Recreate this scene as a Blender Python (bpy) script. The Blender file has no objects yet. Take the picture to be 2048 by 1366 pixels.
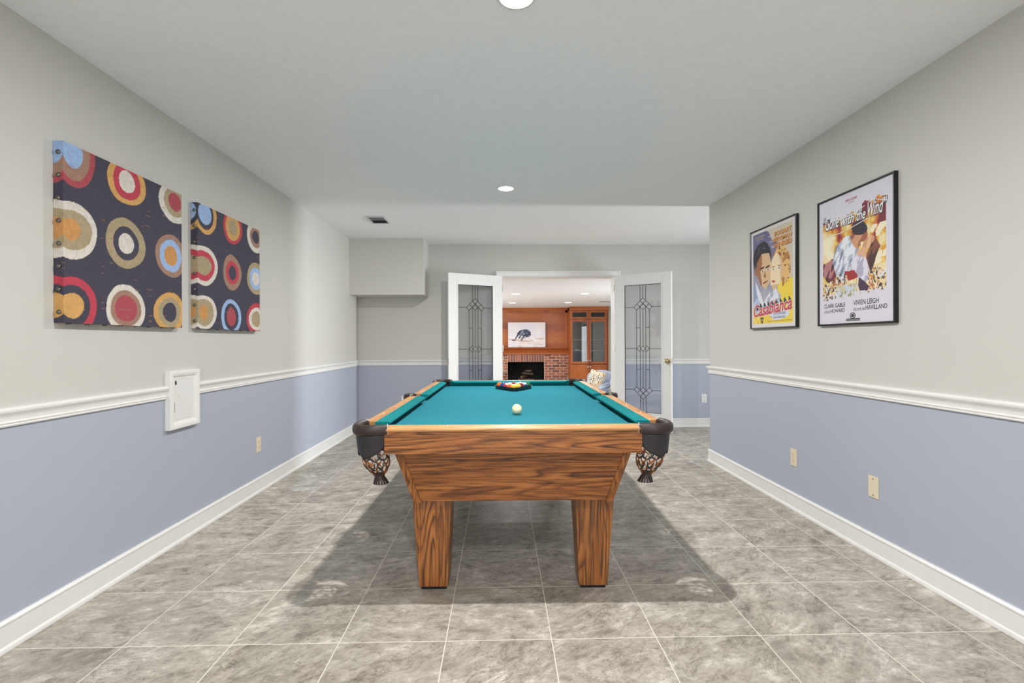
import bpy, bmesh, math, random
import numpy as np
from mathutils import Matrix, Vector

sc = bpy.context.scene
COL = sc.collection
rnd = random.Random(7)

# ------------------------------------------------------------------ camera
F, YAW, PITCH, ROLL, H = 980.6, 0.02334, -0.00106, 0.00396, 1.15
def _ray(u, v):
    a, b = u - 1024, v - 683
    cr, sr = math.cos(ROLL), math.sin(ROLL)
    x, y = (a*cr - b*sr)/F, (a*sr + b*cr)/F
    z = -y
    cp, sp = math.cos(PITCH), math.sin(PITCH)
    d0, z0 = cp - z*sp, z*cp + sp
    c, s = math.cos(YAW), math.sin(YAW)
    return Vector((x*c + d0*s, d0*c - x*s, z0))
fwd = _ray(1024, 683)
right = _ray(1024 + F, 683) - fwd
up = _ray(1024, 683 - F) - fwd
cam = bpy.data.objects.new('camera', bpy.data.cameras.new('camera'))
COL.objects.link(cam)
cam.data.sensor_width = 36
cam.data.lens = 36*F/2048
cam.data.clip_start = 0.02
m = Matrix((right.normalized(), up.normalized(), -fwd.normalized())).transposed().to_4x4()
m.translation = Vector((0, 0, H))
cam.matrix_world = m
sc.camera = cam

# ------------------------------------------------------------------ world, daylight, exposure
sc.view_settings.view_transform = 'Standard'
sc.view_settings.look = 'None'
sc.view_settings.gamma = 1
sc.view_settings.use_curve_mapping = False
sc.view_settings.exposure = 0.0
w = bpy.data.worlds.new('world'); sc.world = w; w.use_nodes = True
bg = w.node_tree.nodes['Background']
bg.inputs[0].default_value = (0.72, 0.84, 1.0, 1); bg.inputs[1].default_value = 1.6

def area(name, loc, direction, sx, sy, power, color=(1, 1, 1), shape='RECTANGLE', parent=None, spread=180):
    l = bpy.data.lights.new(name, 'AREA'); l.shape = shape; l.size = sx; l.size_y = sy
    l.energy = power; l.color = color; l.spread = math.radians(spread)
    o = bpy.data.objects.new(name, l); COL.objects.link(o)
    o.location = loc
    o.rotation_euler = Vector(direction).to_track_quat('-Z', 'Y').to_euler()
    if parent: o.parent = parent
    return o
# daylight at the alcove and family side windows; the other lamps are added fill
area('daylight_alcove_window', (5.56, 4.66, 1.15), (-1, 0, 0), 0.38, 1.5, 60, (0.94, 0.97, 1.0), spread=92)
area('added_fill_rear', (0, -3.0, 1.35), (0, 1, 0), 2.6, 1.8, 38, (0.95, 0.98, 1.0))  # added fill behind the camera, set at a made-up rear window
area('added_fill_family_left', (-2.45, 9.7, 0.85), (1, 0, 0), 3.2, 1.7, 105, (0.88, 0.96, 1.0))  # added fill for the family room, at a made-up unseen window
area('daylight_family_side_window', (2.93, 8.0, 0.8), (-1, 0, 0), 1.8, 1.7, 34, (0.9, 0.96, 1.0))
DOWNLIGHT_W = 42.5
DOWNLIGHT_COL = (1.0, 0.985, 0.965)

# ------------------------------------------------------------------ materials
def lin(c):
    c = [x/255 for x in c]
    return tuple(x/12.92 if x <= .04045 else ((x+.055)/1.055)**2.4 for x in c) + (1,)
class N:
    def __init__(s, name):
        s.m = bpy.data.materials.new(name); s.m.use_nodes = True
        s.t = s.m.node_tree; s.b = s.t.nodes['Principled BSDF']; s.out = s.t.nodes['Material Output']
    def n(s, typ, **kw):
        nd = s.t.nodes.new('ShaderNode' + typ)
        for k, v in kw.items():
            if k.startswith('i_'):
                k2 = k[2:]; k2 = int(k2) if k2.isdigit() else k2.replace('_', ' ')
                nd.inputs[k2].default_value = v
            else: setattr(nd, k, v)
        return nd
    def l(s, a, b): s.t.links.new(a, b)
    def math(s, op, a, b=None, c=None):
        nd = s.n('Math', operation=op)
        for i, x in enumerate((a, b, c)):
            if x is None: continue
            if isinstance(x, (int, float)): nd.inputs[i].default_value = x
            else: s.l(x, nd.inputs[i])
        return nd.outputs[0]
    def ramp(s, fac, stops, interp='LINEAR'):
        r = s.n('ValToRGB'); r.color_ramp.interpolation = interp
        e = r.color_ramp.elements
        while len(e) < len(stops): e.new(.5)
        for el, (p, c) in zip(e, stops): el.position = p; el.color = c
        s.l(fac, r.inputs[0]); return r.outputs[0]
    def mix(s, fac, a, b, blend='MIX'):
        nd = s.n('Mix', data_type='RGBA', blend_type=blend)
        for i, x in ((0, fac), (6, a), (7, b)):
            if isinstance(x, (int, float, tuple)): nd.inputs[i].default_value = x
            else: s.l(x, nd.inputs[i])
        return nd.outputs[2]
    def bump(s, h, strength=.2, dist=.002):
        b = s.n('Bump'); b.inputs['Strength'].default_value = strength; b.inputs['Distance'].default_value = dist
        s.l(h, b.inputs['Height']); s.l(b.outputs[0], s.b.inputs['Normal'])
    def coords(s): return s.n('TexCoord').outputs['Object']
    def mapping(s, scale=(1, 1, 1), loc=(0, 0, 0), rot=(0, 0, 0)):
        mp = s.n('Mapping'); s.l(s.coords(), mp.inputs[0])
        mp.inputs['Scale'].default_value = scale; mp.inputs['Location'].default_value = loc; mp.inputs['Rotation'].default_value = rot
        return mp.outputs[0]

def plain(name, rgb, rough=.5, metal=0, noise=.0, scale=30, bump=0, bscale=200, coat=0):
    g = N(name); c = lin(rgb)
    g.b.inputs['Roughness'].default_value = rough; g.b.inputs['Metallic'].default_value = metal
    g.b.inputs['Coat Weight'].default_value = coat
    tx = g.n('TexNoise', i_Scale=scale, i_Detail=4.0); g.l(g.coords(), tx.inputs[0])
    k = noise if noise else .02
    lo = tuple(x*(1-k) for x in c[:3]) + (1,); hi = tuple(min(1, x*(1+k)) for x in c[:3]) + (1,)
    g.l(g.ramp(tx.outputs[0], [(.3, lo), (.7, hi)]), g.b.inputs['Base Color'])
    if bump:
        t2 = g.n('TexNoise', i_Scale=bscale, i_Detail=2.0); g.l(g.coords(), t2.inputs[0]); g.bump(t2.outputs[0], bump)
    return g.m

def emis(name, rgb, strength):
    g = N(name); g.b.inputs['Base Color'].default_value = lin(rgb)
    g.b.inputs['Emission Color'].default_value = lin(rgb); g.b.inputs['Emission Strength'].default_value = strength
    return g.m

def wood(name, axis, light, mid, dark, freq=7.0, rough=.35, seed=0, across=30, along=2.0, pore=.55, coat=.0):
    g = N(name)
    sca = [across]*3; sca[axis] = along
    mp = g.mapping(tuple(sca), (seed*3.1, seed*1.7, seed*2.3))
    n1 = g.n('TexNoise', i_Scale=.38, i_Detail=1.0, i_Roughness=.4, i_Distortion=.35); g.l(mp, n1.inputs[0])
    ph = g.math('MULTIPLY', n1.outputs[0], freq*17.0)
    n1b = g.n('TexNoise', i_Scale=1.6, i_Detail=5.0, i_Roughness=.6); g.l(mp, n1b.inputs[0])
    ph = g.math('ADD', ph, g.math('MULTIPLY', n1b.outputs[0], 4.0))
    fr = g.math('FRACT', g.math('DIVIDE', ph, 6.283))
    n4 = g.n('TexNoise', i_Scale=.8, i_Detail=2.0); g.l(mp, n4.inputs[0])
    base = g.ramp(fr, [(0, mid), (.30, light), (.66, mid), (.88, dark), (.94, dark), (1, mid)])
    base = g.mix(g.ramp(n4.outputs[0], [(.35, (.25,)*3 + (1,)), (.6, (1, 1, 1, 1))]), mid, base)
    s2 = [170]*3; s2[axis] = 7
    n2 = g.n('TexNoise', i_Scale=1.0, i_Detail=3.0); g.l(g.mapping(tuple(s2)), n2.inputs[0])
    st = g.ramp(n2.outputs[0], [(.38, (1-pore,)*3 + (1,)), (.52, (1, 1, 1, 1))])
    c = g.mix(1.0, base, st, 'MULTIPLY')
    n3 = g.n('TexNoise', i_Scale=.6, i_Detail=2.0); g.l(mp, n3.inputs[0])
    c = g.mix(1.0, c, g.ramp(n3.outputs[0], [(.3, (.86, .84, .82, 1)), (.7, (1.1, 1.08, 1.05, 1))]), 'MULTIPLY')
    g.l(c, g.b.inputs['Base Color'])
    g.b.inputs['Roughness'].default_value = rough; g.b.inputs['Coat Weight'].default_value = coat
    return g.m

TL, TM, TD = lin((184, 119, 60)), lin((156, 94, 43)), lin((84, 46, 20))
OAK_X = wood('table_oak_x', 0, TL, TM, TD, seed=1)
OAK_X2 = wood('table_oak_x_panel', 0, lin((178, 113, 57)), lin((152, 90, 42)), lin((88, 48, 20)), seed=4, freq=6)
OAK_Y = wood('table_oak_y', 1, TL, TM, TD, seed=2)
OAK_Z = wood('table_oak_z', 2, TL, TM, TD, seed=3, across=24)
CAP_X = wood('table_cap_x', 0, lin((214, 162, 108)), lin((202, 148, 94)), lin((172, 116, 68)), seed=5, freq=4, pore=.25)
CAP_Y = wood('table_cap_y', 1, lin((214, 162, 108)), lin((202, 148, 94)), lin((172, 116, 68)), seed=6, freq=4, pore=.25)
CH = (lin((182, 106, 52)), lin((168, 90, 42)), lin((142, 70, 32)))
CHERRY_X = wood('cherry_x', 0, *CH, freq=2, seed=7, across=4, along=.3, pore=.15)
CHERRY_Z = wood('cherry_z', 2, *CH, freq=2, seed=8, across=4, along=.3, pore=.15)

# --- painted drywall, beige above and blue below the chair rail
def wall_mat():
    g = N('two_tone_wall_paint')
    sep = g.n('SeparateXYZ'); g.l(g.coords(), sep.inputs[0])
    f = g.math('GREATER_THAN', sep.outputs[2], .87)
    tx = g.n('TexNoise', i_Scale=1.3, i_Detail=2.0); g.l(g.coords(), tx.inputs[0])
    c = g.mix(f, lin((173, 179, 193)), lin((203, 201, 195)))
    c = g.mix(1.0, c, g.ramp(tx.outputs[0], [(.3, (.985, .985, .985, 1)), (.7, (1, 1, 1, 1))]), 'MULTIPLY')
    g.l(c, g.b.inputs['Base Color']); g.b.inputs['Roughness'].default_value = .62
    t2 = g.n('TexNoise', i_Scale=260, i_Detail=2.0); g.l(g.coords(), t2.inputs[0]); g.bump(t2.outputs[0], .06, .001)
    return g.m
WALL = wall_mat()
BEIGE = plain('beige_wall_paint', (203, 201, 195), .65, bump=.05, bscale=260)
CEIL = plain('ceiling_paint', (242, 242, 243), .8, bump=.05, bscale=240)
FARWALL = plain('family_wall_paint', (226, 228, 224), .7)
TRIM = plain('trim_gloss_white', (232, 231, 228), .35)
DOORW = plain('door_white', (236, 236, 234), .38)
BLACKF = plain('frame_black', (16, 16, 17), .25)
BLACK = plain('black_matte', (12, 12, 13), .8)
IVORY = plain('ivory_plastic', (226, 212, 186), .35)
WHITEP = plain('white_plastic', (232, 232, 230), .35)
SLOT = plain('slot_dark', (60, 54, 46), .6)
LEATHER = plain('dark_leather', (50, 38, 36), .42, noise=.25, scale=60, bump=.25, bscale=300)
LEATHER2 = plain('shield_leather', (44, 40, 42), .5, noise=.15, scale=50, bump=.2, bscale=300)
SUEDE = plain('tan_suede', (158, 96, 48), .8)
WHITEST = plain('white_piping', (225, 222, 218), .6)
BRASS = plain('satin_brass', (196, 178, 140), .22, 1)
NAIL = plain('antique_nail', (120, 116, 110), .3, 1)
STEEL = plain('brushed_nickel', (210, 206, 198), .3, 1)
LEAD = plain('lead_came', (34, 36, 40), .5, .4)
VENTW = plain('vent_white', (205, 205, 205), .5)
VENTD = plain('vent_dark', (52, 52, 54), .7)
SOOT = plain('firebox_soot', (20, 18, 17), .9, noise=.4, scale=12)
LOG = plain('charred_log', (92, 76, 64), .9, noise=.5, scale=25, bump=.4, bscale=60)
GREYBLUE = plain('grey_blue_upholstery', (158, 168, 188), .85, noise=.06, scale=90)
IRON = plain('black_iron', (30, 30, 32), .5, .6)
DARKIN = plain('cabinet_interior', (110, 86, 70), .6, noise=.1)

def felt(name, rgb):
    g = N(name); c = lin(rgb)
    tx = g.n('TexNoise', i_Scale=55, i_Detail=6.0, i_Roughness=.7); g.l(g.coords(), tx.inputs[0])
    lo = tuple(x*.88 for x in c[:3]) + (1,); hi = tuple(x*1.12 for x in c[:3]) + (1,)
    a = g.ramp(tx.outputs[0], [(.35, lo), (.65, hi)])
    t3 = g.n('TexNoise', i_Scale=2.2, i_Detail=3.0); g.l(g.coords(), t3.inputs[0])
    a = g.mix(1.0, a, g.ramp(t3.outputs[0], [(.3, (.93, .95, .95, 1)), (.7, (1.06, 1.04, 1.03, 1))]), 'MULTIPLY')
    v = g.n('TexVoronoi', i_Scale=9.0); g.l(g.coords(), v.inputs[0])
    sp = g.math('LESS_THAN', v.outputs['Distance'], .035)
    a = g.mix(g.math('MULTIPLY', sp, .35), a, lin((170, 215, 220)))
    g.l(a, g.b.inputs['Base Color'])
    g.b.inputs['Roughness'].default_value = .95; g.b.inputs['Specular IOR Level'].default_value = .15
    t2 = g.n('TexNoise', i_Scale=500, i_Detail=2.0); g.l(g.coords(), t2.inputs[0]); g.bump(t2.outputs[0], .2, .001)
    return g.m
FELT = felt('bed_felt', (36, 120, 134))
FELT2 = felt('cushion_felt', (16, 118, 122))

def floor_mat():
    g = N('stone_look_vinyl_tile')
    T, GX, GY = .4064, -.62084, 1.88438
    sep = g.n('SeparateXYZ'); g.l(g.coords(), sep.inputs[0])
    tx = g.math('DIVIDE', g.math('SUBTRACT', sep.outputs[0], GX), T)
    ty = g.math('DIVIDE', g.math('SUBTRACT', sep.outputs[1], GY), T)
    cx, cy = g.math('FLOOR', tx), g.math('FLOOR', ty)
    fx, fy = g.math('SUBTRACT', tx, cx), g.math('SUBTRACT', ty, cy)
    cell = g.n('CombineXYZ'); g.l(cx, cell.inputs[0]); g.l(cy, cell.inputs[1])
    wn = g.n('TexWhiteNoise'); g.l(cell.outputs[0], wn.inputs[0])
    # each tile samples its own piece of stone, some turned a little
    off = g.n('VectorMath', operation='SCALE'); g.l(wn.outputs['Color'], off.inputs[0]); off.inputs['Scale'].default_value = 37
    rot = g.n('VectorRotate', rotation_type='Z_AXIS'); g.l(g.coords(), rot.inputs['Vector'])
    g.l(g.math('MULTIPLY_ADD', wn.outputs['Value'], 1.1, -.75), rot.inputs['Angle'])
    ad = g.n('VectorMath', operation='ADD'); g.l(rot.outputs[0], ad.inputs[0]); g.l(off.outputs[0], ad.inputs[1])
    mp = g.n('Mapping'); g.l(ad.outputs[0], mp.inputs[0]); mp.inputs['Scale'].default_value = (1, 1.7, 1)
    v = mp.outputs[0]
    n1 = g.n('TexNoise', i_Scale=6.5, i_Detail=12.0, i_Roughness=.78, i_Distortion=.25); g.l(v, n1.inputs[0])
    n2 = g.n('TexNoise', i_Scale=22.0, i_Detail=8.0, i_Roughness=.85, i_Distortion=.1); g.l(v, n2.inputs[0])
    n3 = g.n('TexNoise', i_Scale=5.5, i_Detail=9.0, i_Roughness=.68, i_Distortion=1.3); g.l(v, n3.inputs[0])
    n5 = g.n('TexNoise', i_Scale=2.6, i_Detail=6.0, i_Roughness=.6, i_Distortion=1.0); g.l(v, n5.inputs[0])
    base = g.ramp(n1.outputs[0], [(.37, lin((138, 131, 120))), (.42, lin((158, 151, 140))), (.46, lin((172, 165, 154))), (.54, lin((184, 178, 167))), (.58, lin((200, 194, 184))), (.66, lin((218, 213, 204)))])
    m2 = g.ramp(n2.outputs[0], [(.36, (.72, .71, .69, 1)), (.5, (.98, .98, .98, 1)), (.62, (1.14, 1.14, 1.14, 1))])
    c = g.mix(1.0, base, m2, 'MULTIPLY')
    vein = g.math('ABSOLUTE', g.math('SUBTRACT', n3.outputs[0], .5))
    vf = g.ramp(vein, [(0, (.46, .44, .41, 1)), (.008, (.74, .73, .71, 1)), (.022, (1, 1, 1, 1))])
    c = g.mix(g.ramp(n5.outputs[0], [(.42, (.15, .15, .15, 1)), (.56, (1, 1, 1, 1))]), c, g.mix(1.0, c, vf, 'MULTIPLY'))
    c = g.mix(g.ramp(n5.outputs[0], [(.36, (.45, .45, .45, 1)), (.40, (0, 0, 0, 1))]), c, lin((140, 133, 124)))
    t = g.ramp(wn.outputs['Value'], [(0, (.93, .92, .91, 1)), (1, (1.05, 1.05, 1.04, 1))])
    c = g.mix(1.0, c, t, 'MULTIPLY')
    ex = g.math('MINIMUM', fx, g.math('SUBTRACT', 1.0, fx)); ey = g.math('MINIMUM', fy, g.math('SUBTRACT', 1.0, fy))
    e = g.math('LESS_THAN', g.math('MINIMUM', ex, ey), .0048)
    c = g.mix(e, c, lin((226, 220, 206)))
    g.l(c, g.b.inputs['Base Color'])
    g.b.inputs['Roughness'].default_value = .42
    g.bump(n2.outputs[0], .12, .002)
    return g.m
FLOOR = floor_mat()

def plank_floor():
    g = N('oak_plank_floor')
    b = g.n('TexBrick', offset=.4); g.l(g.coords(), b.inputs[0])
    b.inputs['Color1'].default_value = lin((178, 146, 112)); b.inputs['Color2'].default_value = lin((160, 128, 96)); b.inputs['Mortar'].default_value = lin((90, 66, 46))
    b.inputs['Scale'].default_value = 1; b.inputs['Brick Width'].default_value = 1.2; b.inputs['Row Height'].default_value = .09; b.inputs['Mortar Size'].default_value = .002
    g.l(b.outputs[0], g.b.inputs['Base Color']); g.b.inputs['Roughness'].default_value = .35
    return g.m
PLANK = plank_floor()

def glass(name, tint, refl=.10):
    g = N(name); g.t.nodes.remove(g.b)
    tr = g.n('BsdfTransparent'); tr.inputs[0].default_value = tint
    gl = g.n('BsdfGlossy'); gl.inputs['Roughness'].default_value = .02
    lw = g.n('Fresnel'); lw.inputs[0].default_value = 1.5
    fac = g.math('ADD', lw.outputs[0], refl)
    mx = g.n('MixShader'); g.l(fac, mx.inputs[0]); g.l(tr.outputs[0], mx.inputs[1]); g.l(gl.outputs[0], mx.inputs[2])
    g.l(mx.outputs[0], g.out.inputs[0]); return g.m
GLASS_D = glass('leaded_glass', (.95, .96, .975, 1), .06)
GLASS_C = glass('cabinet_glass', (.80, .82, .82, 1), .06)
GLASS_W = glass('window_glass', (.95, .97, .97, 1), .0)
GLASS_K = plain('dark_transom_glass', (14, 15, 16), .08)

def attr_mat(name, rough=.6, bump=0.0, coat=0.0):
    g = N(name); a = g.n('Attribute', attribute_name='paint'); 
    nz = g.n('TexNoise', i_Scale=400, i_Detail=2.0); g.l(g.coords(), nz.inputs[0])
    c = g.mix(1.0, a.outputs['Color'], g.ramp(nz.outputs[0], [(.3, (.93, .93, .93, 1)), (.7, (1.04, 1.04, 1.04, 1))]), 'MULTIPLY')
    g.l(c, g.b.inputs['Base Color']); g.b.inputs['Roughness'].default_value = rough
    g.b.inputs['Coat Weight'].default_value = coat; g.b.inputs['Coat Roughness'].default_value = .08
    if bump: g.bump(nz.outputs[0], bump, .001)
    return g.m
CANVAS = attr_mat('painted_canvas', .75, .5)
PRINT = attr_mat('poster_print', .55)
OILP = attr_mat('oil_painting', .6, .2)
BRICKM = attr_mat('brick_faces', .85, .6)
MORTAR = plain('brick_mortar', (232, 214, 186), .9, noise=.1, scale=40)

def pillow_mat():
    g = N('wavy_pillow_fabric')
    mp = g.mapping((1, 1, 1))
    wv = g.n('TexWave', wave_type='BANDS', i_Scale=11.0, i_Distortion=9.0, i_Detail=1.0); wv.inputs['Detail Scale'].default_value = 1.6
    g.l(mp, wv.inputs[0])
    nz = g.n('TexNoise', i_Scale=6.0); g.l(mp, nz.inputs[0])
    colr = g.ramp(nz.outputs[0], [(.42, lin((40, 42, 46))), (.5, lin((120, 84, 50))), (.58, lin((176, 132, 70)))])
    f = g.ramp(wv.outputs[0], [(.38, (0, 0, 0, 1)), (.52, (1, 1, 1, 1))])
    g.l(g.mix(f, colr, lin((236, 230, 212))), g.b.inputs['Base Color']); g.b.inputs['Roughness'].default_value = .9
    return g.m
PILLOW = pillow_mat()

# ------------------------------------------------------------------ mesh helpers
class MB:
    def __init__(s): s.bm = bmesh.new()
    def v(s, *co): return s.bm.verts.new(co)
    def face(s, vs, mi=0):
        try: f = s.bm.faces.new(vs); f.material_index = mi; return f
        except ValueError: return None
    def box(s, x0, x1, y0, y1, z0, z1, mi=0):
        c = [s.v(x, y, z) for z in (z0, z1) for y in (y0, y1) for x in (x0, x1)]
        for q in ((0, 2, 3, 1), (4, 5, 7, 6), (0, 1, 5, 4), (2, 6, 7, 3), (0, 4, 6, 2), (1, 3, 7, 5)): s.face([c[i] for i in q], mi)
        return s
    def hexa(s, pts, mi=0):                       # 4 bottom points then 4 top points, same turn
        c = [s.v(*p) for p in pts]
        s.face(c[3::-1], mi); s.face(c[4:8], mi)
        for i in range(4): j = (i+1) % 4; s.face([c[i], c[j], c[4+j], c[4+i]], mi)
        return s
    def rings(s, rings, closed=True, caps=True, mi=0):
        vs = [[s.v(*p) for p in r] for r in rings]
        n = len(vs[0])
        for a, b in zip(vs[:-1], vs[1:]):
            for i in range(n if closed else n-1):
                j = (i+1) % n; s.face([a[i], a[j], b[j], b[i]], mi)
        if caps and closed: s.face(vs[0][::-1], mi); s.face(vs[-1], mi)
        return s
    def lathe(s, prof, cx=0, cy=0, cz=0, seg=24, axis='z', mi=0, caps=True):
        R = []
        for r, h in prof:
            ring = []
            for i in range(seg):
                a = 2*math.pi*i/seg; p, q = r*math.cos(a), r*math.sin(a)
                ring.append({'z': (cx+p, cy+q, cz+h), 'y': (cx+p, cy+h, cz+q), 'x': (cx+h, cy+p, cz+q)}[axis])
            R.append(ring)
        return s.rings(R, True, caps, mi)
    def tube(s, pts, r, seg=8, mi=0, flat=None):
        pts = [Vector(p) for p in pts]; R = []
        ref = Vector((0, 0, 1))
        for i, p in enumerate(pts):
            d = (pts[min(i+1, len(pts)-1)] - pts[max(i-1, 0)]).normalized()
            u = d.cross(ref)
            if u.length < 1e-3: u = d.cross(Vector((0, 1, 0)))
            u.normalize(); w_ = u.cross(d).normalized()
            ru, rw = (r, r) if flat is None else (r, flat)
            R.append([tuple(p + u*ru*math.cos(2*math.pi*k/seg) + w_*rw*math.sin(2*math.pi*k/seg)) for k in range(seg)])
        return s.rings(R, True, True, mi)
    def grid(s, P, closed_u=False, mi=0):         # P[j][i] points
        vs = [[s.v(*p) for p in r] for r in P]
        for a, b in zip(vs[:-1], vs[1:]):
            n = len(a)
            for i in range(n if closed_u else n-1):
                j = (i+1) % n; s.face([a[i], a[j], b[j], b[i]], mi)
        return vs
    def mesh(s, name, mats, smooth=False, recalc=True):
        if recalc: bmesh.ops.recalc_face_normals(s.bm, faces=s.bm.faces)
        me = bpy.data.meshes.new(name); s.bm.to_mesh(me); s.bm.free()
        for m_ in (mats if isinstance(mats, (list, tuple)) else [mats]): me.materials.append(m_)
        if smooth:
            me.polygons.foreach_set('use_smooth', [True]*len(me.polygons))
            if smooth != 'all': me.set_sharp_from_angle(angle=math.radians(38))
        return me
    def build(s, name, mats, parent=None, smooth=False, bevel=0, solid=0, label=None, seg=2, recalc=True):
        o = bpy.data.objects.new(name, s.mesh(name, mats, smooth, recalc)); COL.objects.link(o)
        if parent: o.parent = parent
        if solid:
            md = o.modifiers.new('solid', 'SOLIDIFY'); md.thickness = solid; md.offset = 0
        if bevel:
            md = o.modifiers.new('bevel', 'BEVEL'); md.width = bevel; md.segments = seg; md.limit_method = 'ANGLE'; md.angle_limit = math.radians(40)
            md.harden_normals = False
        if label: o['label'] = label
        return o
def part(name, me, parent, loc=(0, 0, 0), rot=(0, 0, 0), label=None):
    o = bpy.data.objects.new(name, me); COL.objects.link(o); o.parent = parent; o.location = loc; o.rotation_euler = rot
    if label: o['label'] = label
    return o
def tag(o, label, cat, group=None):
    o['label'] = label; o['category'] = cat
    if group: o['group'] = group
    return o
def struct(o): o['kind'] = 'structure'; return o
FR_LEFT = Matrix(((0, 0, 1), (1, 0, 0), (0, 1, 0)))      # columns: right, up, out of a wall facing +X
FR_RIGHT = Matrix(((0, 0, -1), (-1, 0, 0), (0, 1, 0)))
FR_BACK = Matrix(((1, 0, 0), (0, 0, -1), (0, 1, 0)))
def thing(name, label, cat, loc=(0, 0, 0), rz=0, group=None, frame=None, kind=None):
    o = bpy.data.objects.new(name, None); COL.objects.link(o); o.empty_display_size = .1
    o.location = loc
    o.rotation_euler = frame.to_euler() if frame else (0, 0, rz)
    if kind: o['kind'] = kind
    else: tag(o, label, cat, group)
    return o
def sweep(mb, path, prof, pre=None, post=None):
    """extrude a (out, z) profile along a plan path, out = left of the path, mitred"""
    P = [Vector(p) for p in path]; R = []
    for i, p in enumerate(P):
        a = P[i-1] if i else (Vector(pre) if pre else None)
        b = P[i+1] if i < len(P)-1 else (Vector(post) if post else None)
        d1 = (p-a).normalized() if a is not None else (b-p).normalized()
        d2 = (b-p).normalized() if b is not None else d1
        n1, n2 = Vector((-d1.y, d1.x)), Vector((-d2.y, d2.x))
        n = (n1+n2).normalized(); n = n / max(.2, n.dot(n1))
        R.append([(p.x+n.x*q, p.y+n.y*q, z) for q, z in prof])
    return mb.rings(R, True, True)

# ------------------------------------------------------------------ the room shell
WL, WR, YB, ZC = -1.8551, 1.9825, 6.4464, 2.4192
YC, YB2, ZF = 4.604, 6.67, 2.012
FZ = -.38
s_ = MB().box(-2.0, 5.75, -3.15, 6.67, -.12, 0).build('floor', FLOOR); struct(s_)
s_ = MB().box(-2.0, 5.75, -3.15, YB2, ZC, ZC+.12).build('ceiling', CEIL); struct(s_)
s_ = MB().box(WL-.14, WL, -3.15, YB, 0, ZC).build('wall_left', WALL); struct(s_)
s_ = MB().box(WR, WR+.12, -3.0, YC, 0, ZC).build('wall_right', WALL); struct(s_)
DX0, DX1, DZ = .015, 1.512, 1.998
mb = MB(); mb.box(WL-.14, DX0, YB, YB2, 0, ZC); mb.box(DX1, 5.62, YB, YB2, 0, ZC); mb.box(DX0, DX1, YB, YB2, DZ, ZC)
struct(mb.build('wall_back', WALL))
mb = MB(); mb.box(-1.86, -1.3, -3.15, -3.0, 0, ZC); mb.box(1.3, 5.62, -3.15, -3.0, 0, ZC); mb.box(-1.3, 1.3, -3.15, -3.0, 0, .4); mb.box(-1.3, 1.3, -3.15, -3.0, 2.2, ZC)
struct(mb.build('wall_rear', WALL))
struct(MB().box(2.1025, 5.5, 2.9, 3.0, 0, ZC).build('wall_alcove', WALL))
mb = MB(); mb.box(5.5, 5.62, 3.0, 4.45, 0, ZC); mb.box(5.5, 5.62, 4.87, YB, 0, ZC); mb.box(5.5, 5.62, 4.45, 4.87, 0, .3); mb.box(5.5, 5.62, 4.45, 4.87, 2.15, ZC)
struct(mb.build('wall_side', WALL))
struct(MB().box(WL, -.94, 6.06, YB, 1.725, ZC).build('wall_soffit', BEIGE))
# windows out of view; rear and left family room ones are added for fill
def window(n, x0, x1, y0, y1, z0, z1, horiz):
    r = thing('window_%d' % n, '', '', ((x0+x1)/2, (y0+y1)/2, z0), kind='structure')
    W = (x1-x0) if horiz else (y1-y0); Hh = z1-z0; t = .04
    def bx(a0, a1, b0, b1, th, mb):
        if horiz: mb.box(a0-W/2, a1-W/2, -th, th, b0, b1)
        else: mb.box(-th, th, a0-W/2, a1-W/2, b0, b1)
    mb = MB(); bx(0, t, 0, Hh, .03, mb); bx(W-t, W, 0, Hh, .03, mb); bx(t, W-t, 0, t, .03, mb); bx(t, W-t, Hh-t, Hh, .03, mb)
    k = max(1, round(W/.45))
    for i in range(1, k): bx(W*i/k-.01, W*i/k+.01, t, Hh-t, .012, mb)
    for i in range(1, 4): bx(t, W-t, Hh*i/4-.01, Hh*i/4+.01, .012, mb)
    mb.build('window_frame', TRIM, r)
    mb = MB(); bx(t, W-t, t, Hh-t, .002, mb); mb.build('pane', GLASS_W, r)
window(1, 5.57, 5.60, 4.45, 4.87, .3, 2.15, False)
window(2, -1.3, 1.3, -3.08, -3.06, .4, 2.2, True)  # made-up rear window, added to go with the fill lamp

# chair rail and baseboard
RAIL = [(0, .836), (.010, .836), (.012, .841), (.009, .845), (.014, .849), (.014, .853), (.010, .857), (.0105, .868), (.014, .879), (.022, .886), (.026, .892), (.0255, .899), (.018, .907), (0, .908)]
BASE = [(0, .001), (.020, .001), (.021, .012), (.018, .020), (.013, .024), (.013, .100), (.017, .104), (.017, .110), (.010, .118), (0, .118)]
e = -.03
mb = MB(); sweep(mb, [(WL, YB), (WL, 3.0225)], RAIL, pre=(0, YB)); sweep(mb, [(WL, 2.7525), (WL, -3)], RAIL); struct(mb.build('trim_1', TRIM, smooth=True))
mb = MB(); sweep(mb, [(-.058, YB), (WL, YB)], RAIL, post=(WL, 0)); struct(mb.build('trim_2', TRIM, smooth=True))
mb = MB(); sweep(mb, [(WR, -3), (WR, YC), (WR+.12, YC), (WR+.12, 3.0)], RAIL); struct(mb.build('trim_3', TRIM, smooth=True))
mb = MB(); sweep(mb, [(5.5, YB), (1.585, YB)], RAIL); struct(mb.build('trim_4', TRIM, smooth=True))
mb = MB(); sweep(mb, [(WL, YB), (WL, -3)], BASE, pre=(0, YB)); struct(mb.build('baseboard_left', TRIM, smooth=True))
mb = MB(); sweep(mb, [(-.058, YB), (WL, YB)], BASE, post=(WL, 0)); struct(mb.build('baseboard_back', TRIM, smooth=True))
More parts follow.
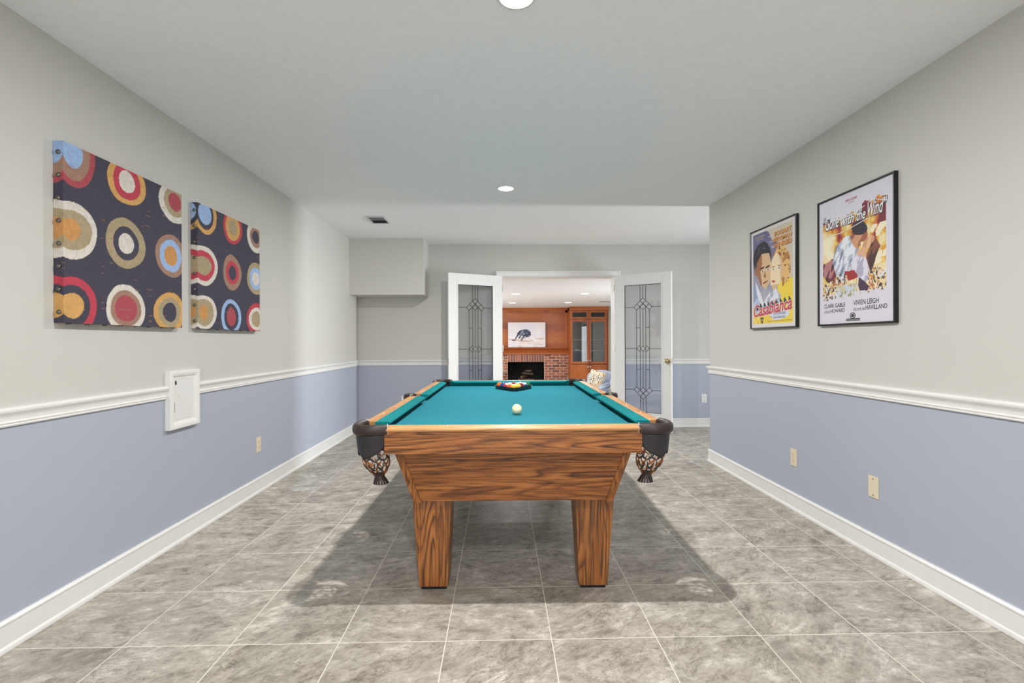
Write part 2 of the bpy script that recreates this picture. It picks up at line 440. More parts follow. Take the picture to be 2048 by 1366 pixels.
mb = MB(); sweep(mb, [(WR, -3), (WR, YC), (WR+.12, YC), (WR+.12, 3.0)], BASE); struct(mb.build('baseboard_right', TRIM, smooth=True))
mb = MB(); sweep(mb, [(5.5, YB), (1.585, YB)], BASE); struct(mb.build('baseboard_alcove', TRIM, smooth=True))
# door casing (front face of the opening) and jamb lining
mb = MB()
cs = [(0, 0), (.072, 0), (.072, .016), (.060, .020), (.05, .014), (.012, .012), (.0, .008)]   # (away from opening, out of wall)
def casing_ring(off, side):
    return [(DX0 - off if side == 0 else DX1 + off)]
L = []
for (px, pz, sx_, sz_) in ((DX0, 0, -1, 0), (DX0, DZ, -1, 1), (DX1, DZ, 1, 1), (DX1, 0, 1, 0)):
    L.append([(px + sx_*a, YB - b, pz + sz_*a) for a, b in cs])
mb.rings(L, True, True)
mb.box(DX0, DX0+.004, YB, YB2, 0, DZ); mb.box(DX1-.004, DX1, YB, YB2, 0, DZ); mb.box(DX0+.004, DX1-.004, YB, YB2, DZ-.004, DZ)
struct(mb.build('trim_5', TRIM, bevel=.001))

# ------------------------------------------------------------------ French doors
def french_door(n, hinge, ang, sgn):
    """local x from hinge along the leaf; sgn: which local y side faces the room (-1 / +1)"""
    r = thing('door_%d' % n, '', '', (hinge[0], hinge[1], .012), ang, kind='structure')
    Wd, Hd, T2 = .745, 1.988, .0175
    gx0, gx1, gz0, gz1 = .122, .634, .207, 1.864
    mb = MB()
    mb.box(0, gx0, -T2, T2, 0, Hd); mb.box(gx1, Wd, -T2, T2, 0, Hd)
    mb.box(gx0, gx1, -T2, T2, 0, gz0); mb.box(gx0, gx1, -T2, T2, gz1, Hd)
    mb.build('door_frame', DOORW, r, bevel=.002)
    mb = MB(); b = .016
    for s in (-1, 1):
        y0, y1 = sorted((s*.006, s*(T2+.003)))
        mb.box(gx0, gx0+b, y0, y1, gz0, gz1); mb.box(gx1-b, gx1, y0, y1, gz0, gz1)
        mb.box(gx0+b, gx1-b, y0, y1, gz0, gz0+b); mb.box(gx0+b, gx1-b, y0, y1, gz1-b, gz1)
    mb.build('glazing_bead', DOORW, r, bevel=.003)
    mb = MB(); mb.box(gx0+.002, gx1-.002, -.003, .003, gz0+.002, gz1-.002); mb.build('glass_pane', GLASS_D, r)
    # leaded pattern
    cx = (gx0+gx1)/2; A0, A1 = gx0+b, gx1-b; Z0, Z1 = gz0+b, gz1-b
    W_ = gx1-gx0; mid = (gz0+gz1)/2
    q = .073*W_; o = .168*W_; tip = .235*W_
    def seg(mb, x1, z1, x2, z2, t=.0034):
        mb.tube([(x1, 0, z1), (x2, 0, z2)], t, 6, flat=None)
    mb = MB(); S = []
    top = Z1
    ap, w1, j1, bt, jo, mj = .165, .205, .275, .315, .322, .240     # distances below the top edge
    zt = Z1
    def both(f):
        for sg in (1, -1):
            for (xa, za, xb, zb) in f:
                S.append((cx+xa, mid+sg*(za), cx+xb, mid+sg*(zb)))
                if abs(xa)+abs(xb) > 1e-6: S.append((cx-xa, mid+sg*(za), cx-xb, mid+sg*(zb)))
    hz = zt-mid
    zz = lambda d: hz-d
    both([(0, hz, 0, zz(ap)), (q, hz, q, zz(w1)),
          (0, zz(ap), tip, zz(.285)), (tip, zz(.285), o, zz(.322)),
          (q, zz(.205), -q, zz(.275)) , (o, zz(.322), q, zz(.280)), (q, zz(.280), 0, zz(.243)),
          (0, zz(.243), -q, zz(.205)),
          (.142*W_, zz(.250), 0, zz(.318)), (tip*1.0, zz(.285), A1-cx, zz(.285)),
          (o, zz(.322), o, 0), (q, zz(.280), q, .0), (0, zz(.318), 0, .035),
          (q, zz(.545), o, zz(.545)),
          (0, .035, q, 0), (o, 0, q, .045), (o, 0, A1-cx, 0)])
    for a in S: seg(mb, *a)
    for (xa, za, xb, zb) in ((A0, Z0, A0, Z1), (A1, Z0, A1, Z1), (A0, Z0, A1, Z0), (A0, Z1, A1, Z1)): seg(mb, xa, za, xb, zb, .0055)
    mb.build('lead_came', LEAD, r)
    # knob
    for s in ((-1, 1) if n == 2 else ()):
        kb = MB()
        kb.lathe([(.001, 0), (.032, 0), (.032, .006), (.012, .010), (.011, .03), (.022, .036), (.028, .048), (.026, .060), (.016, .068), (.001, .070)], 0, 0, 0, 24, 'y')
        k = kb.build('door_knob', BRASS, r, smooth=True); k.location = (.700, s*T2, .886)
        if s < 0: k.rotation_euler = (0, 0, math.pi)
    MB().box(Wd, Wd+.001, -.011, .011, .85, .92).build('latch_plate', BRASS, r)
    for z in (.2, 1.0, 1.78):
        mb = MB(); mb.lathe([(.006, 0), (.006, .09)], -.004, sgn*T2, z, 10); mb.build('hinge', STEEL, r)
    return r
french_door(1, (.018, 6.422), math.atan2(-.332, -.667), 1)
french_door(2, (1.509, 6.422), math.atan2(-.448, .5955), -1)

# ------------------------------------------------------------------ ceiling fittings
LENS = emis('lamp_lens', (255, 252, 246), 6.0)
GRP = 'recessed ceiling lights'
def downlight(x, y, z, label, group, power, r=.062):
    t = thing('ceiling_light', label, 'light', (x, y, z), group=group)
    mb = MB(); mb.lathe([(r+.001, 0), (r+.018, 0), (r+.016, -.004), (r+.002, -.007), (r+.001, -.004)], seg=40, caps=False); mb.build('trim_ring', TRIM, t, smooth=True)
    mb = MB(); mb.lathe([(.001, -.002), (r*.6, -.004), (r, -.0035), (r, -.0005), (.001, -.0005)], seg=40); mb.build('lens', LENS, t, smooth='all')
    a = area('lamp', (0, .044 if r < .07 else 0, -.012), (0, 0, -1), .035, .035, power, DOWNLIGHT_COL, 'DISK', t)
    return t
downlight(.063, 1.800, ZC, 'round white recessed light nearest the viewer, cut by the top edge of the photo', None, DOWNLIGHT_W)
downlight(.050, 4.070, ZC, 'small glowing round recessed light in the grey ceiling above the rack end of the table', None, DOWNLIGHT_W*1.0)
downlight(.063, -.45, ZC, 'round recessed light behind the viewer over the near floor', None, DOWNLIGHT_W*.9)
downlight(.063, -2.2, ZC, 'round recessed light near the rear wall', None, DOWNLIGHT_W*.5)
FL = [(.287, 8.97, 'white recessed light over the family room, nearer of the two beside the door with the closed edge of the artwork'),
      (1.543, 8.94, ''), (.274, 11.06, ''), (1.523, 10.99, '')]
LB = ['recessed light in the family room ceiling, nearer row, above the white painting',
      'recessed light in the family room ceiling, nearer row, above the wooden cabinet side',
      'recessed light in the family room ceiling, row nearest the fireplace, above the white painting',
      'recessed light in the family room ceiling, row nearest the fireplace, beside the cabinet']
for (x, y, _), lb in zip(FL, LB): downlight(x, y, ZF, lb, 'family room ceiling lights', 14, .075)

t = thing('ceiling_vent', 'small white rectangular air vent with dark louvres in the ceiling', 'vent', (-1.27, 5.14, ZC))
mb = MB()
for a in ((-.10, .10, -.145, -.125), (-.10, .10, .125, .145), (-.10, -.078, -.125, .125), (.078, .10, -.125, .125)): mb.box(*a, -.010, 0)
mb.build('vent_frame', VENTW, t, bevel=.003)
MB().box(-.078, .078, -.125, .125, -.0015, 0).build('vent_duct', VENTD, t)
for i in range(7):
    mb = MB(); y = -.11+i*.036; s = 1 if i > 3 else -1
    mb.hexa([(-.078, y, -.009), (.078, y, -.009), (.078, y+.002, -.009), (-.078, y+.002, -.009), (-.078, y+s*.012, -.002), (.078, y+s*.012, -.002), (.078, y+.002+s*.012, -.002), (-.078, y+.002+s*.012, -.002)])
    mb.build('louvre', plain('louvre_grey_%d' % i, (120, 120, 122), .6) if i == 0 else bpy.data.materials['louvre_grey_0'], t)

# ------------------------------------------------------------------ wall plates
def plate(loc, frame, label, mat, kind):
    t = thing('wall_plate' if kind == 'blank' else 'power_outlet', label, 'outlet' if kind != 'blank' else 'wall plate', loc, frame=frame)
    mb = MB(); mb.box(-.035, .035, 0, .115, 0, .005); mb.build('cover_plate', mat, t, bevel=.002)
    if kind == 'duplex':
        for z in (.036, .079):
            mb = MB(); R = []
            for h in (.005, .0068):
                R.append([(.017*max(-.82, min(.82, math.cos(a)))/.82*.98, z + .0165*math.sin(a), h) for a in [2*math.pi*i/20 for i in range(20)]])
            mb.rings(R); rc = mb.build('receptacle', mat, t)
            mb = MB(); mb.box(-.0075, -.0055, z-.001, z+.008, .0066, .0072); mb.box(.0055, .0075, z, z+.008, .0066, .0072); mb.lathe([(.0025, .0066), (.0025, .0072)], 0, z-.008, 0, 10)
            o = mb.build('slots', SLOT, rc)
        mb = MB(); mb.lathe([(.0001, .005), (.003, .005), (.0025, .0065), (.0001, .0067)], 0, .0575, 0, 10); mb.build('screw', mat, t)
    else:
        for z in (.014, .101):
            mb = MB(); mb.lathe([(.0001, .005), (.0035, .005), (.003, .0065), (.0001, .0067)], 0, z, 0, 10); mb.build('screw', NAIL, t)
plate((WL, 3.793, .309), FR_LEFT, 'ivory duplex power outlet low on the left blue wall below the chair rail', IVORY, 'duplex')
plate((WR, 3.271, .297), FR_RIGHT, 'ivory duplex power outlet with slots on the blue wall under the smaller poster', IVORY, 'duplex')
plate((WR, 2.562, .308), FR_RIGHT, 'ivory blank cover plate with two screws on the blue wall under the larger poster', IVORY, 'blank')
plate((2.697, YB, .320), FR_BACK, 'white duplex power outlet on the back wall beside the open knob-side door', WHITEP, 'duplex')
plate((-1.262, YB, .320), FR_BACK, 'white power outlet low on the back wall, mostly hidden by the pool table edge', WHITEP, 'duplex')

# white access box on the left chair rail
t = thing('access_panel', 'white chipped wooden access box with moulded frame straddling the left chair rail', 'wall panel', (WL, 2.8875, .660), frame=FR_LEFT)
w2, hh = .1335, .330
mb = MB()
def rect(a, z): return [(-w2+a, a, z), (w2-a, a, z), (w2-a, hh-a, z), (-w2+a, hh-a, z)]
mb.rings([rect(0, 0), rect(0, .028), rect(.003, .030), rect(.020, .030), rect(.023, .0265), rect(.026, .0275), rect(.040, .0185), rect(.046, .019), rect(.048, .016)], True, False)
mb.build('moulded_frame', TRIM, t)
mb = MB(); mb.rings([rect(.0485, .010), rect(.0485, .0165), rect(.0535, .0185), rect(.0545, .0165), rect(.058, .0165)], True, True)
def chip_mat():
    g = N('chipped_white_paint')
    v = g.n('TexNoise', i_Scale=26.0, i_Detail=5.0); g.l(g.coords(), v.inputs[0])
    g.l(g.ramp(v.outputs[0], [(.27, lin((96, 96, 98))), (.29, lin((226, 226, 224)))]), g.b.inputs['Base Color']); g.b.inputs['Roughness'].default_value = .4
    g.bump(v.outputs[0], .15); return g.m
mb.build('panel_door', chip_mat(), t)
mb = MB()
for i in range(7):
    a = i*.9; mb.lathe([(.0001, .0164), (.0055, .0164), (.004, .0178), (.0001, .018)], -.070+.008*math.cos(a)*(.4+.1*i), .262+.010*math.sin(a)*(.4+.1*i), 0, 7)
mb.build('paint_chip', SLOT, t)
mb = MB(); 
mb.box(-.0812, -.0800, .096, .150, .0160, .0192)
mb.build('edge_wear', SLOT, t)

# ------------------------------------------------------------------ painted surfaces
def vnoise(x, y, f, seed, octv=3):
    rs = np.random.RandomState(seed); out = np.zeros_like(x); amp = 1; tot = 0
    for o in range(octv):
        g = rs.rand(64, 64); X = x*f + 7.3*o; Y = y*f + 3.1*o
        xi = np.floor(X).astype(int); yi = np.floor(Y).astype(int); fx = X-xi; fy = Y-yi
        fx = fx*fx*(3-2*fx); fy = fy*fy*(3-2*fy)
        a = g[yi % 64, xi % 64]; b = g[yi % 64, (xi+1) % 64]; c = g[(yi+1) % 64, xi % 64]; d = g[(yi+1) % 64, (xi+1) % 64]
        out += amp*((a*(1-fx)+b*fx)*(1-fy)+(c*(1-fx)+d*fx)*fy); tot += amp; amp *= .5; f *= 2
    return out/tot
LN = lambda *c: np.array(lin(c)[:3])
def paint_grid(name, w_, h_, nx, ny, fn, z, mat, parent, wrap=0, label=None):
    """a flat painted face (with canvas sides when wrap) whose paint is computed per vertex"""
    xs = np.linspace(0, 1, nx+1); ys = np.linspace(0, 1, ny+1)
    S, T = np.meshgrid(xs, ys)
    co = [np.stack([(S-.5)*w_, T*h_, np.full_like(S, z)], -1).reshape(-1, 3)]
    col = [fn(S, 1-T).reshape(-1, 3)]
    faces = []
    def addgrid(base, n, m_):
        i = np.arange(m_)[:, None]*(n+1) + np.arange(n)[None, :]
        i = i.reshape(-1)+base
        return np.stack([i, i+1, i+n+2, i+n+1], -1)
    faces.append(addgrid(0, nx, ny)); base = (nx+1)*(ny+1)
    if wrap:
        k = 12; q = np.linspace(0, 1, k+1)
        for side in range(4):
            if side < 2:
                Q, T2 = np.meshgrid(q, ys); e0 = -1 if side == 0 else 1
                p = np.stack([np.full_like(Q, e0*w_/2), T2*h_, z - Q*wrap], -1)
                c = fn((0 if side == 0 else 1) + (Q*wrap/w_)*(1 if side == 0 else -1), 1-T2); n_ = k; m_ = ny
            else:
                S2, Q = np.meshgrid(xs, q); e0 = 0 if side == 2 else h_
                p = np.stack([(S2-.5)*w_, np.full_like(Q, e0), z - Q*wrap], -1)
                c = fn(S2, (1 if side == 2 else 0) + (Q*wrap/h_)*(-1 if side == 2 else 1)); n_ = nx; m_ = k
            co.append(p.reshape(-1, 3)); col.append(c.reshape(-1, 3)); faces.append(addgrid(base, n_, m_)); base += (n_+1)*(m_+1)
    co = np.concatenate(co); col = np.concatenate(col); fs = np.concatenate(faces)
    me = bpy.data.meshes.new(name); me.from_pydata(co.tolist(), [], fs.tolist())
    at = me.color_attributes.new('paint', 'FLOAT_COLOR', 'POINT')
    at.data.foreach_set('color', np.concatenate([np.clip(col, 0, 1), np.ones((len(col), 1))], 1).astype(np.float32).ravel())
    me.materials.append(mat)
    bm = bmesh.new(); bm.from_mesh(me)
    if wrap: bmesh.ops.remove_doubles(bm, verts=bm.verts, dist=1e-5)
    bmesh.ops.recalc_face_normals(bm, faces=bm.faces)
    if bm.faces[0].normal.z < 0: bmesh.ops.reverse_faces(bm, faces=bm.faces)
    bm.to_mesh(me); bm.free()
    return part(name, me, parent, label=label)

NAVY, WHT, SKY = LN(62, 58, 74), LN(214, 206, 196), LN(152, 180, 220)
GOLD, ORG, RED, ROSE = LN(206, 158, 92), LN(198, 142, 82), LN(186, 60, 78), LN(168, 70, 80)
OLV, MAUV = LN(168, 150, 118), LN(158, 122, 104)
# circles: (centre s, t, [(radius, colour) outside in])
C1 = [(0.062, 0.045, [(0.154, 0.185, ROSE), (0.116, 0.148, MAUV), (0.069, 0.085, SKY)]),
      (0.464, 0.080, [(0.164, 0.146, GOLD), (0.116, 0.116, RED), (0.067, 0.070, WHT)]),
      (0.926, 0.080, [(0.172, 0.152, WHT), (0.121, 0.108, OLV), (0.072, 0.066, ROSE)]),
      (0.050, 0.478, [(0.176, 0.162, WHT), (0.141, 0.112, OLV), (0.063, 0.062, ORG)]),
      (0.454, 0.478, [(0.167, 0.157, OLV), (0.108, 0.107, NAVY), (0.065, 0.066, WHT)]),
      (0.880, 0.484, [(0.159, 0.154, MAUV), (0.116, 0.116, SKY), (0.069, 0.072, ORG)]),
      (0.056, 0.900, [(0.164, 0.165, RED), (0.117, 0.120, NAVY), (0.077, 0.072, GOLD)]),
      (0.453, 0.893, [(0.164, 0.154, WHT), (0.128, 0.117, MAUV), (0.093, 0.085, ROSE)]),
      (0.864, 0.893, [(0.162, 0.146, GOLD), (0.116, 0.107, OLV), (0.071, 0.070, NAVY)])]
C2 = [(0.099, 0.070, [(0.166, 0.160, GOLD), (0.119, 0.122, NAVY), (0.090, 0.083, SKY)]),
      (0.515, 0.085, [(0.156, 0.148, RED), (0.117, 0.116, GOLD), (0.064, 0.070, OLV)]),
      (0.921, 0.083, [(0.159, 0.154, WHT), (0.104, 0.104, MAUV), (0.065, 0.062, NAVY)]),
      (0.071, 0.490, [(0.207, 0.160, WHT), (0.161, 0.121, RED), (0.119, 0.073, OLV)]),
      (0.505, 0.490, [(0.150, 0.158, MAUV), (0.106, 0.105, RED), (0.061, 0.066, NAVY)]),
      (0.925, 0.490, [(0.165, 0.158, OLV), (0.116, 0.109, SKY), (0.070, 0.063, WHT)]),
      (0.078, 0.868, [(0.182, 0.138, WHT), (0.140, 0.108, OLV), (0.059, 0.060, ORG)]),
      (0.484, 0.885, [(0.163, 0.155, SKY), (0.119, 0.118, NAVY), (0.075, 0.081, ROSE)]),
      (0.927, 0.885, [(0.177, 0.155, RED), (0.137, 0.113, WHT), (0.089, 0.079, OLV)])]
def circles(C, seed):
    def fn(S, T):
        wx = S + .012*(vnoise(S+3, T+3, 9, seed, 2)-.5); wy = T + .012*(vnoise(S+8, T+1, 9, seed+1, 2)-.5)
        col = np.broadcast_to(NAVY, S.shape+(3,)).copy()
        for cx, cy, rr in C:
            ang = np.arctan2(wy-cy, wx-cx)
            for rx, ry, c in rr:
                d = np.hypot((wx-cx)/rx, (wy-cy)/ry)*(1+.02*np.sin(3*ang+cx*9)); col[d < 1] = c
        n = vnoise(S, T, 60, seed+2, 2)[..., None]
        col = col*(.86+.28*n)
        sc_ = vnoise(S*.25, T*6, 60, seed+3, 1); msk = (sc_ > .93) & (vnoise(S, T, 7, seed+4, 1) > .55)
        col[msk] = LN(150, 110, 100)
        return col
    return fn
def canvas(y0, y1, C, seed, label):
    wd = y1-y0
    t = thing('dotted_canvas', label, 'wall art', (WL, (y0+y1)/2, 1.233), frame=FR_LEFT)
    paint_grid('canvas_face', wd, .757, 260, 260, circles(C, seed), .041, CANVAS, t, wrap=.040)
    MB().box(-wd/2+.004, wd/2-.004, .004, .753, .001, .039).build('stretcher_frame', BLACK, t)
    nb = MB(); nb.lathe([(.0100, 0), (.0094, .003), (.0066, .0056), (.0001, .0068)], seg=14); nm = nb.mesh('nail_head', NAIL, 'all')
    for i in range(8):
        part('nail_head', nm, t, (-wd/2-.0003, .045+i*.095, .022), (0, -math.pi/2, 0))
    for i in range(8):
        part('nail_head', nm, t, (-wd/2+.045+i*.095, -.0003, .022), (math.pi/2, 0, 0))
canvas(2.080, 2.837, C1, 11, 'nailed dark canvas of coloured circles with a red ring at its lower corner, nearer one')
canvas(2.984, 3.741, C2, 31, 'nailed dark canvas of coloured circles with a pale blue ring at its foot, farther one')

# ------------------------------------------------------------------ lettering
dg_tmp = []
def text(body, parent, x, y, width, height, mat, z, shear=0, bold=0, name='lettering', squash=None, rot=0, align='L', label=None):
    cu = bpy.data.curves.new('t', 'FONT'); cu.body = body; cu.size = 1; cu.shear = shear; cu.offset = bold; cu.resolution_u = 3
    o = bpy.data.objects.new('t', cu); COL.objects.link(o)
    dg = bpy.context.evaluated_depsgraph_get(); dg.update()
    me = bpy.data.meshes.new_from_object(o.evaluated_get(dg)); bpy.data.objects.remove(o)
    n = len(me.vertices); a = np.empty(n*3); me.vertices.foreach_get('co', a); a = a.reshape(-1, 3)
    mn, mx = a.min(0), a.max(0)
    a[:, 0] = (a[:, 0]-mn[0])/(mx[0]-mn[0])*width; a[:, 1] = (a[:, 1]-mn[1])/(mx[1]-mn[1])*height; a[:, 2] = 0
    if rot:
        c, s = math.cos(rot), math.sin(rot); a[:, 0], a[:, 1] = a[:, 0]*c - a[:, 1]*s, a[:, 0]*s + a[:, 1]*c
    me.vertices.foreach_set('co', a.ravel()); me.materials.clear(); me.materials.append(mat); me.name = name
    return part(name, me, parent, (x, y, z), label=label)
def ink(name, rgb): return plain(name, rgb, .55)
INK_K, INK_W, INK_R, INK_O, INK_B = ink('ink_black', (30, 28, 34)), ink('ink_white', (228, 226, 226)), ink('ink_red', (170, 40, 52)), ink('ink_orange', (222, 146, 66)), ink('ink_navy', (30, 34, 60))
INK_P = ink('ink_rose_red', (196, 62, 78)); INK_Y = ink('ink_sand', (196, 180, 130))

def blob(S, T, cx, cy, rx, ry, rot=0, wob=0, seed=0):
    c, s = math.cos(rot), math.sin(rot); x = (S-cx); y = (T-cy)
    u = (x*c + y*s)/rx; v = (-x*s + y*c)/ry
    d = np.hypot(u, v)
    if wob: d = d + wob*(vnoise(S, T, 16, seed, 3)-.5)
    return d < 1
def poly(S, T, pts, wob=.0, seed=0):
    X = S + wob*(vnoise(S, T, 14, seed, 3)-.5); Y = T + wob*(vnoise(S+5, T+5, 14, seed+1, 3)-.5)
    ins = np.zeros(S.shape, bool); n = len(pts)
    for i in range(n):
        x1, y1 = pts[i]; x2, y2 = pts[(i+1) % n]
        cond = ((y1 > Y) != (y2 > Y)); xx = (x2-x1)*(Y-y1)/((y2-y1) if y2 != y1 else 1e-9)+x1
        ins ^= cond & (X < xx)
    return ins

def flame_poster(S, T):
    """generic stand-in: a firelit romance scene in gold, red and orange"""
    paper = LN(216, 212, 222); col = np.broadcast_to(paper, S.shape+(3,)).copy()
    edge_t = .135 + .03*np.abs(np.sin(S*19)) + .035*vnoise(S, T*0, 22, 3, 3) - .05*(S > .62) + .03*np.exp(-((S-.3)/.12)**2)
    edge_b = .80 - .035*(S-.1) + .02*vnoise(S, T*0, 30, 5, 2)
    reg = (S > .055) & (S < .915) & (T > edge_t) & (T < edge_b)
    # streaks fan out from the middle
    dx, dy = S-.55, T-.62; ang = np.arctan2(dy, dx); rr = np.hypot(dx, dy)
    st = vnoise(ang*.9+4, rr*1.6, 4, 9, 4); st2 = vnoise(ang*1.4+2, rr*1.6, 5, 13, 3)
    cols = [LN(236, 214, 168), LN(232, 196, 108), LN(216, 160, 62), LN(200, 116, 46), LN(160, 50, 48), LN(118, 34, 48)]
    heat = np.clip((.62-T)*1.0 + (st-.5)*2.0 + .12 + .35*(np.abs(S-.5)-.25), 0, .999)
    img = np.array(cols)[(heat*6).astype(int)]
    light = ((st2 > .56) & (T > .3))
    img[light] = LN(240, 228, 196)
    # standing figure, pale shirt, leaning over a reclining figure in white
    D = LN(44, 34, 44); SK = LN(206, 150, 112); SH = LN(176, 184, 200); SHL = LN(226, 228, 236); MAR = LN(112, 44, 58)
    nz = vnoise(S+T*.6, T*.55, 24, 21, 3); T0 = T; T = np.where(T < .55, T-.055*np.clip((.55-T)/.25, 0, 1), T)
    m = poly(S, T, [(.06, .50), (.20, .46), (.34, .55), (.42, .66), (.30, .70), (.12, .66), (.05, .58)], .03, 41); img[m] = MAR; img[m & (nz > .58)] = LN(180, 120, 120); img[m & (nz < .38)] = D
    m = poly(S, T, [(.20, .50), (.26, .36), (.40, .28), (.54, .30), (.58, .44), (.50, .60), (.40, .68), (.28, .66)], .02, 43); img[m] = SH; img[m & (nz > .52)] = SHL; img[m & (nz < .36)] = LN(110, 116, 142)
    m = poly(S, T, [(.46, .32), (.52, .24), (.62, .30), (.60, .40), (.54, .42)], .01, 45); img[m] = SK; img[m & (nz < .42)] = LN(150, 84, 60)
    m = blob(S, T, .615, .305, .085, .062, .5); img[m] = SK; img[m & (nz < .44)] = LN(160, 92, 66)
    m = blob(S, T, .585, .245, .105, .060, .3, .25, 47); img[m] = D; img[m & (nz > .66)] = LN(84, 88, 116)
    m = blob(S, T, .70, .395, .085, .045, -.5); img[m] = SK; img[m & (nz > .55)] = LN(226, 178, 140)
    m = poly(S, T, [(.74, .40), (.80, .37), (.84, .44), (.80, .54), (.72, .66), (.66, .62), (.68, .50)], .03, 49); img[m] = LN(70, 40, 36); img[m & (nz > .62)] = LN(130, 76, 52)
    m = poly(S, T, [(.56, .44), (.66, .42), (.68, .50), (.60, .54), (.52, .56)], .01, 51); img[m] = LN(220, 170, 134)
    m = poly(S, T, [(.44, .55), (.58, .48), (.68, .54), (.72, .66), (.66, .72), (.56, .66), (.46, .60)], .03, 53); img[m] = LN(222, 218, 230); img[m & (nz < .4)] = LN(176, 170, 192)
    m = poly(S, T, [(.38, .60), (.52, .60), (.56, .66), (.44, .68)], .02, 55); img[m] = LN(160, 40, 40)
    m = poly(S, T, [(.58, .66), (.66, .70), (.72, .76), (.60, .79), (.57, .72)], .02, 57); img[m] = LN(72, 48, 74)
    # crowd of small marks along the foot
    T = T0
    low = (T > .64 + .03*np.sin(S*14)) & ((S < .42) | (S > .70))
    n2 = vnoise(S, T*.7, 60, 61, 2); n3 = vnoise(S, T, 34, 63, 2)
    img[low & (n3 > .45)] = LN(232, 200, 140); img[low & (n2 > .60)] = LN(70, 56, 70); img[low & (n2 < .30)] = LN(190, 110, 60); img[low & (n3 > .70)] = LN(224, 220, 228)
    mid = (T > .70) & (S > .28) & (S < .56); img[mid] = LN(206, 196, 168); img[mid & (n2 > .58)] = LN(150, 150, 110); img[mid & (n3 > .6)] = LN(200, 206, 220)
    low2 = T > .765; img[low2 & (n2 < .52)] = paper
    col[reg] = img[reg]
    return col
def couple_poster(S, T):
    """generic stand-in: two cheek to cheek portraits on violet and yellow"""
    paper = LN(220, 214, 214); col = np.broadcast_to(paper, S.shape+(3,)).copy()
    reg = (S > .045) & (S < .945) & (T > .03) & (T < .965)
    n = vnoise(S, T, 12, 71, 4); nf = vnoise(S, T, 40, 73, 2)
    g = np.clip(T*1.35 - .15 + (n-.5)*.5 + (S-.4)*.25, 0, 1)[..., None]
    img = LN(104, 100, 138)*(1-g) + LN(178, 176, 190)*g
    m = (S*.9 - T*1.2 + (n-.5)*.2 > .30); img[m] = LN(206, 194, 176)
    m = (S + (n-.5)*.12 > .66) & (T < .55); img[m] = LN(204, 192, 172)
    y = (T + (S-.5)*.25 + (n-.5)*.14 > .70); img[y] = LN(232, 196, 76); img[y & (nf > .6)] = LN(238, 212, 110)
    m = (T > .55) & (S > .62) & (T + (n-.5)*.1 > .57); img[m] = LN(236, 206, 70)
    # jackets
    m = poly(S, T, [(.045, .56), (.16, .58), (.30, .76), (.26, .86), (.06, .84)], .03, 75); img[m] = LN(140, 156, 190); img[m & (n > .55)] = LN(182, 192, 212)
    m = poly(S, T, [(.10, .52), (.22, .64), (.34, .80), (.27, .80), (.14, .66)], .01, 76); img[m] = LN(222, 222, 230)
    m = poly(S, T, [(.30, .76), (.42, .66), (.58, .62), (.70, .70), (.66, .80), (.34, .86)], .02, 77); img[m] = LN(222, 220, 226); img[m & (n < .42)] = LN(170, 176, 194)
    SK, SKS, SKL = LN(214, 178, 138), LN(158, 104, 72), LN(236, 212, 176)
    # dark haired head
    m = blob(S, T, .27, .30, .22, .17, .1, .15, 79); img[m] = LN(36, 30, 40); img[m & (nf > .72)] = LN(90, 84, 100)
    m = poly(S, T, [(.14, .33), (.26, .25), (.44, .26), (.50, .40), (.46, .54), (.36, .62), (.22, .56), (.13, .44)], .01, 81); img[m] = SK; img[m & (S < .26 + .1*(n-.5))] = SKS
    m = blob(S, T, .12, .42, .028, .04); img[m] = SKS
    for ex in (.27, .40):
        m = blob(S, T, ex, .395, .055, .010, -.1); img[m] = LN(48, 34, 32)
        m = blob(S, T, ex+.005, .425, .038, .010); img[m] = LN(232, 230, 226); m = blob(S, T, ex+.01, .425, .014, .010); img[m] = LN(48, 40, 44)
    m = poly(S, T, [(.33, .43), (.37, .49), (.33, .505), (.31, .49)]); img[m] = SKS
    m = blob(S, T, .345, .545, .065, .008, -.15); img[m] = LN(130, 52, 48)
    # fair haired head
    m = poly(S, T, [(.50, .30), (.62, .23), (.78, .24), (.88, .34), (.90, .48), (.84, .58), (.72, .62), (.66, .40)], .04, 83); img[m] = LN(176, 118, 66); img[m & (n > .5)] = LN(224, 180, 112); img[m & (nf > .7)] = LN(112, 68, 48)
    m = poly(S, T, [(.50, .34), (.60, .28), (.72, .34), (.74, .48), (.66, .60), (.54, .64), (.47, .58), (.47, .44)], .01, 85); img[m] = SKL; img[m & (S > .68 + .08*(n-.5))] = SK; img[m & (T > .59)] = SK
    for ex in (.53, .66):
        m = blob(S, T, ex, .435, .030, .009, .1); img[m] = LN(224, 228, 234); m = blob(S, T, ex, .435, .012, .009); img[m] = LN(60, 70, 96)
        m = blob(S, T, ex, .412, .036, .0045, .1); img[m] = LN(128, 84, 56)
    m = blob(S, T, .535, .555, .042, .011, .1); img[m] = LN(186, 58, 58)
    # pale cloud behind the small cast names
    m = blob(S, T, .66, .885, .20, .048, -.05, .3, 89); img[m] = LN(212, 216, 230)
    # dark spiky shadow behind the title
    m = (T > .76-.05*S + .04*np.abs(((S*11) % 1)-.5)*2) & (T < .83-.05*S) & (((S*11) % 1) > .35) & (S > .1); img[m] = LN(44, 62, 66)
    col[reg] = img[reg]
    return col

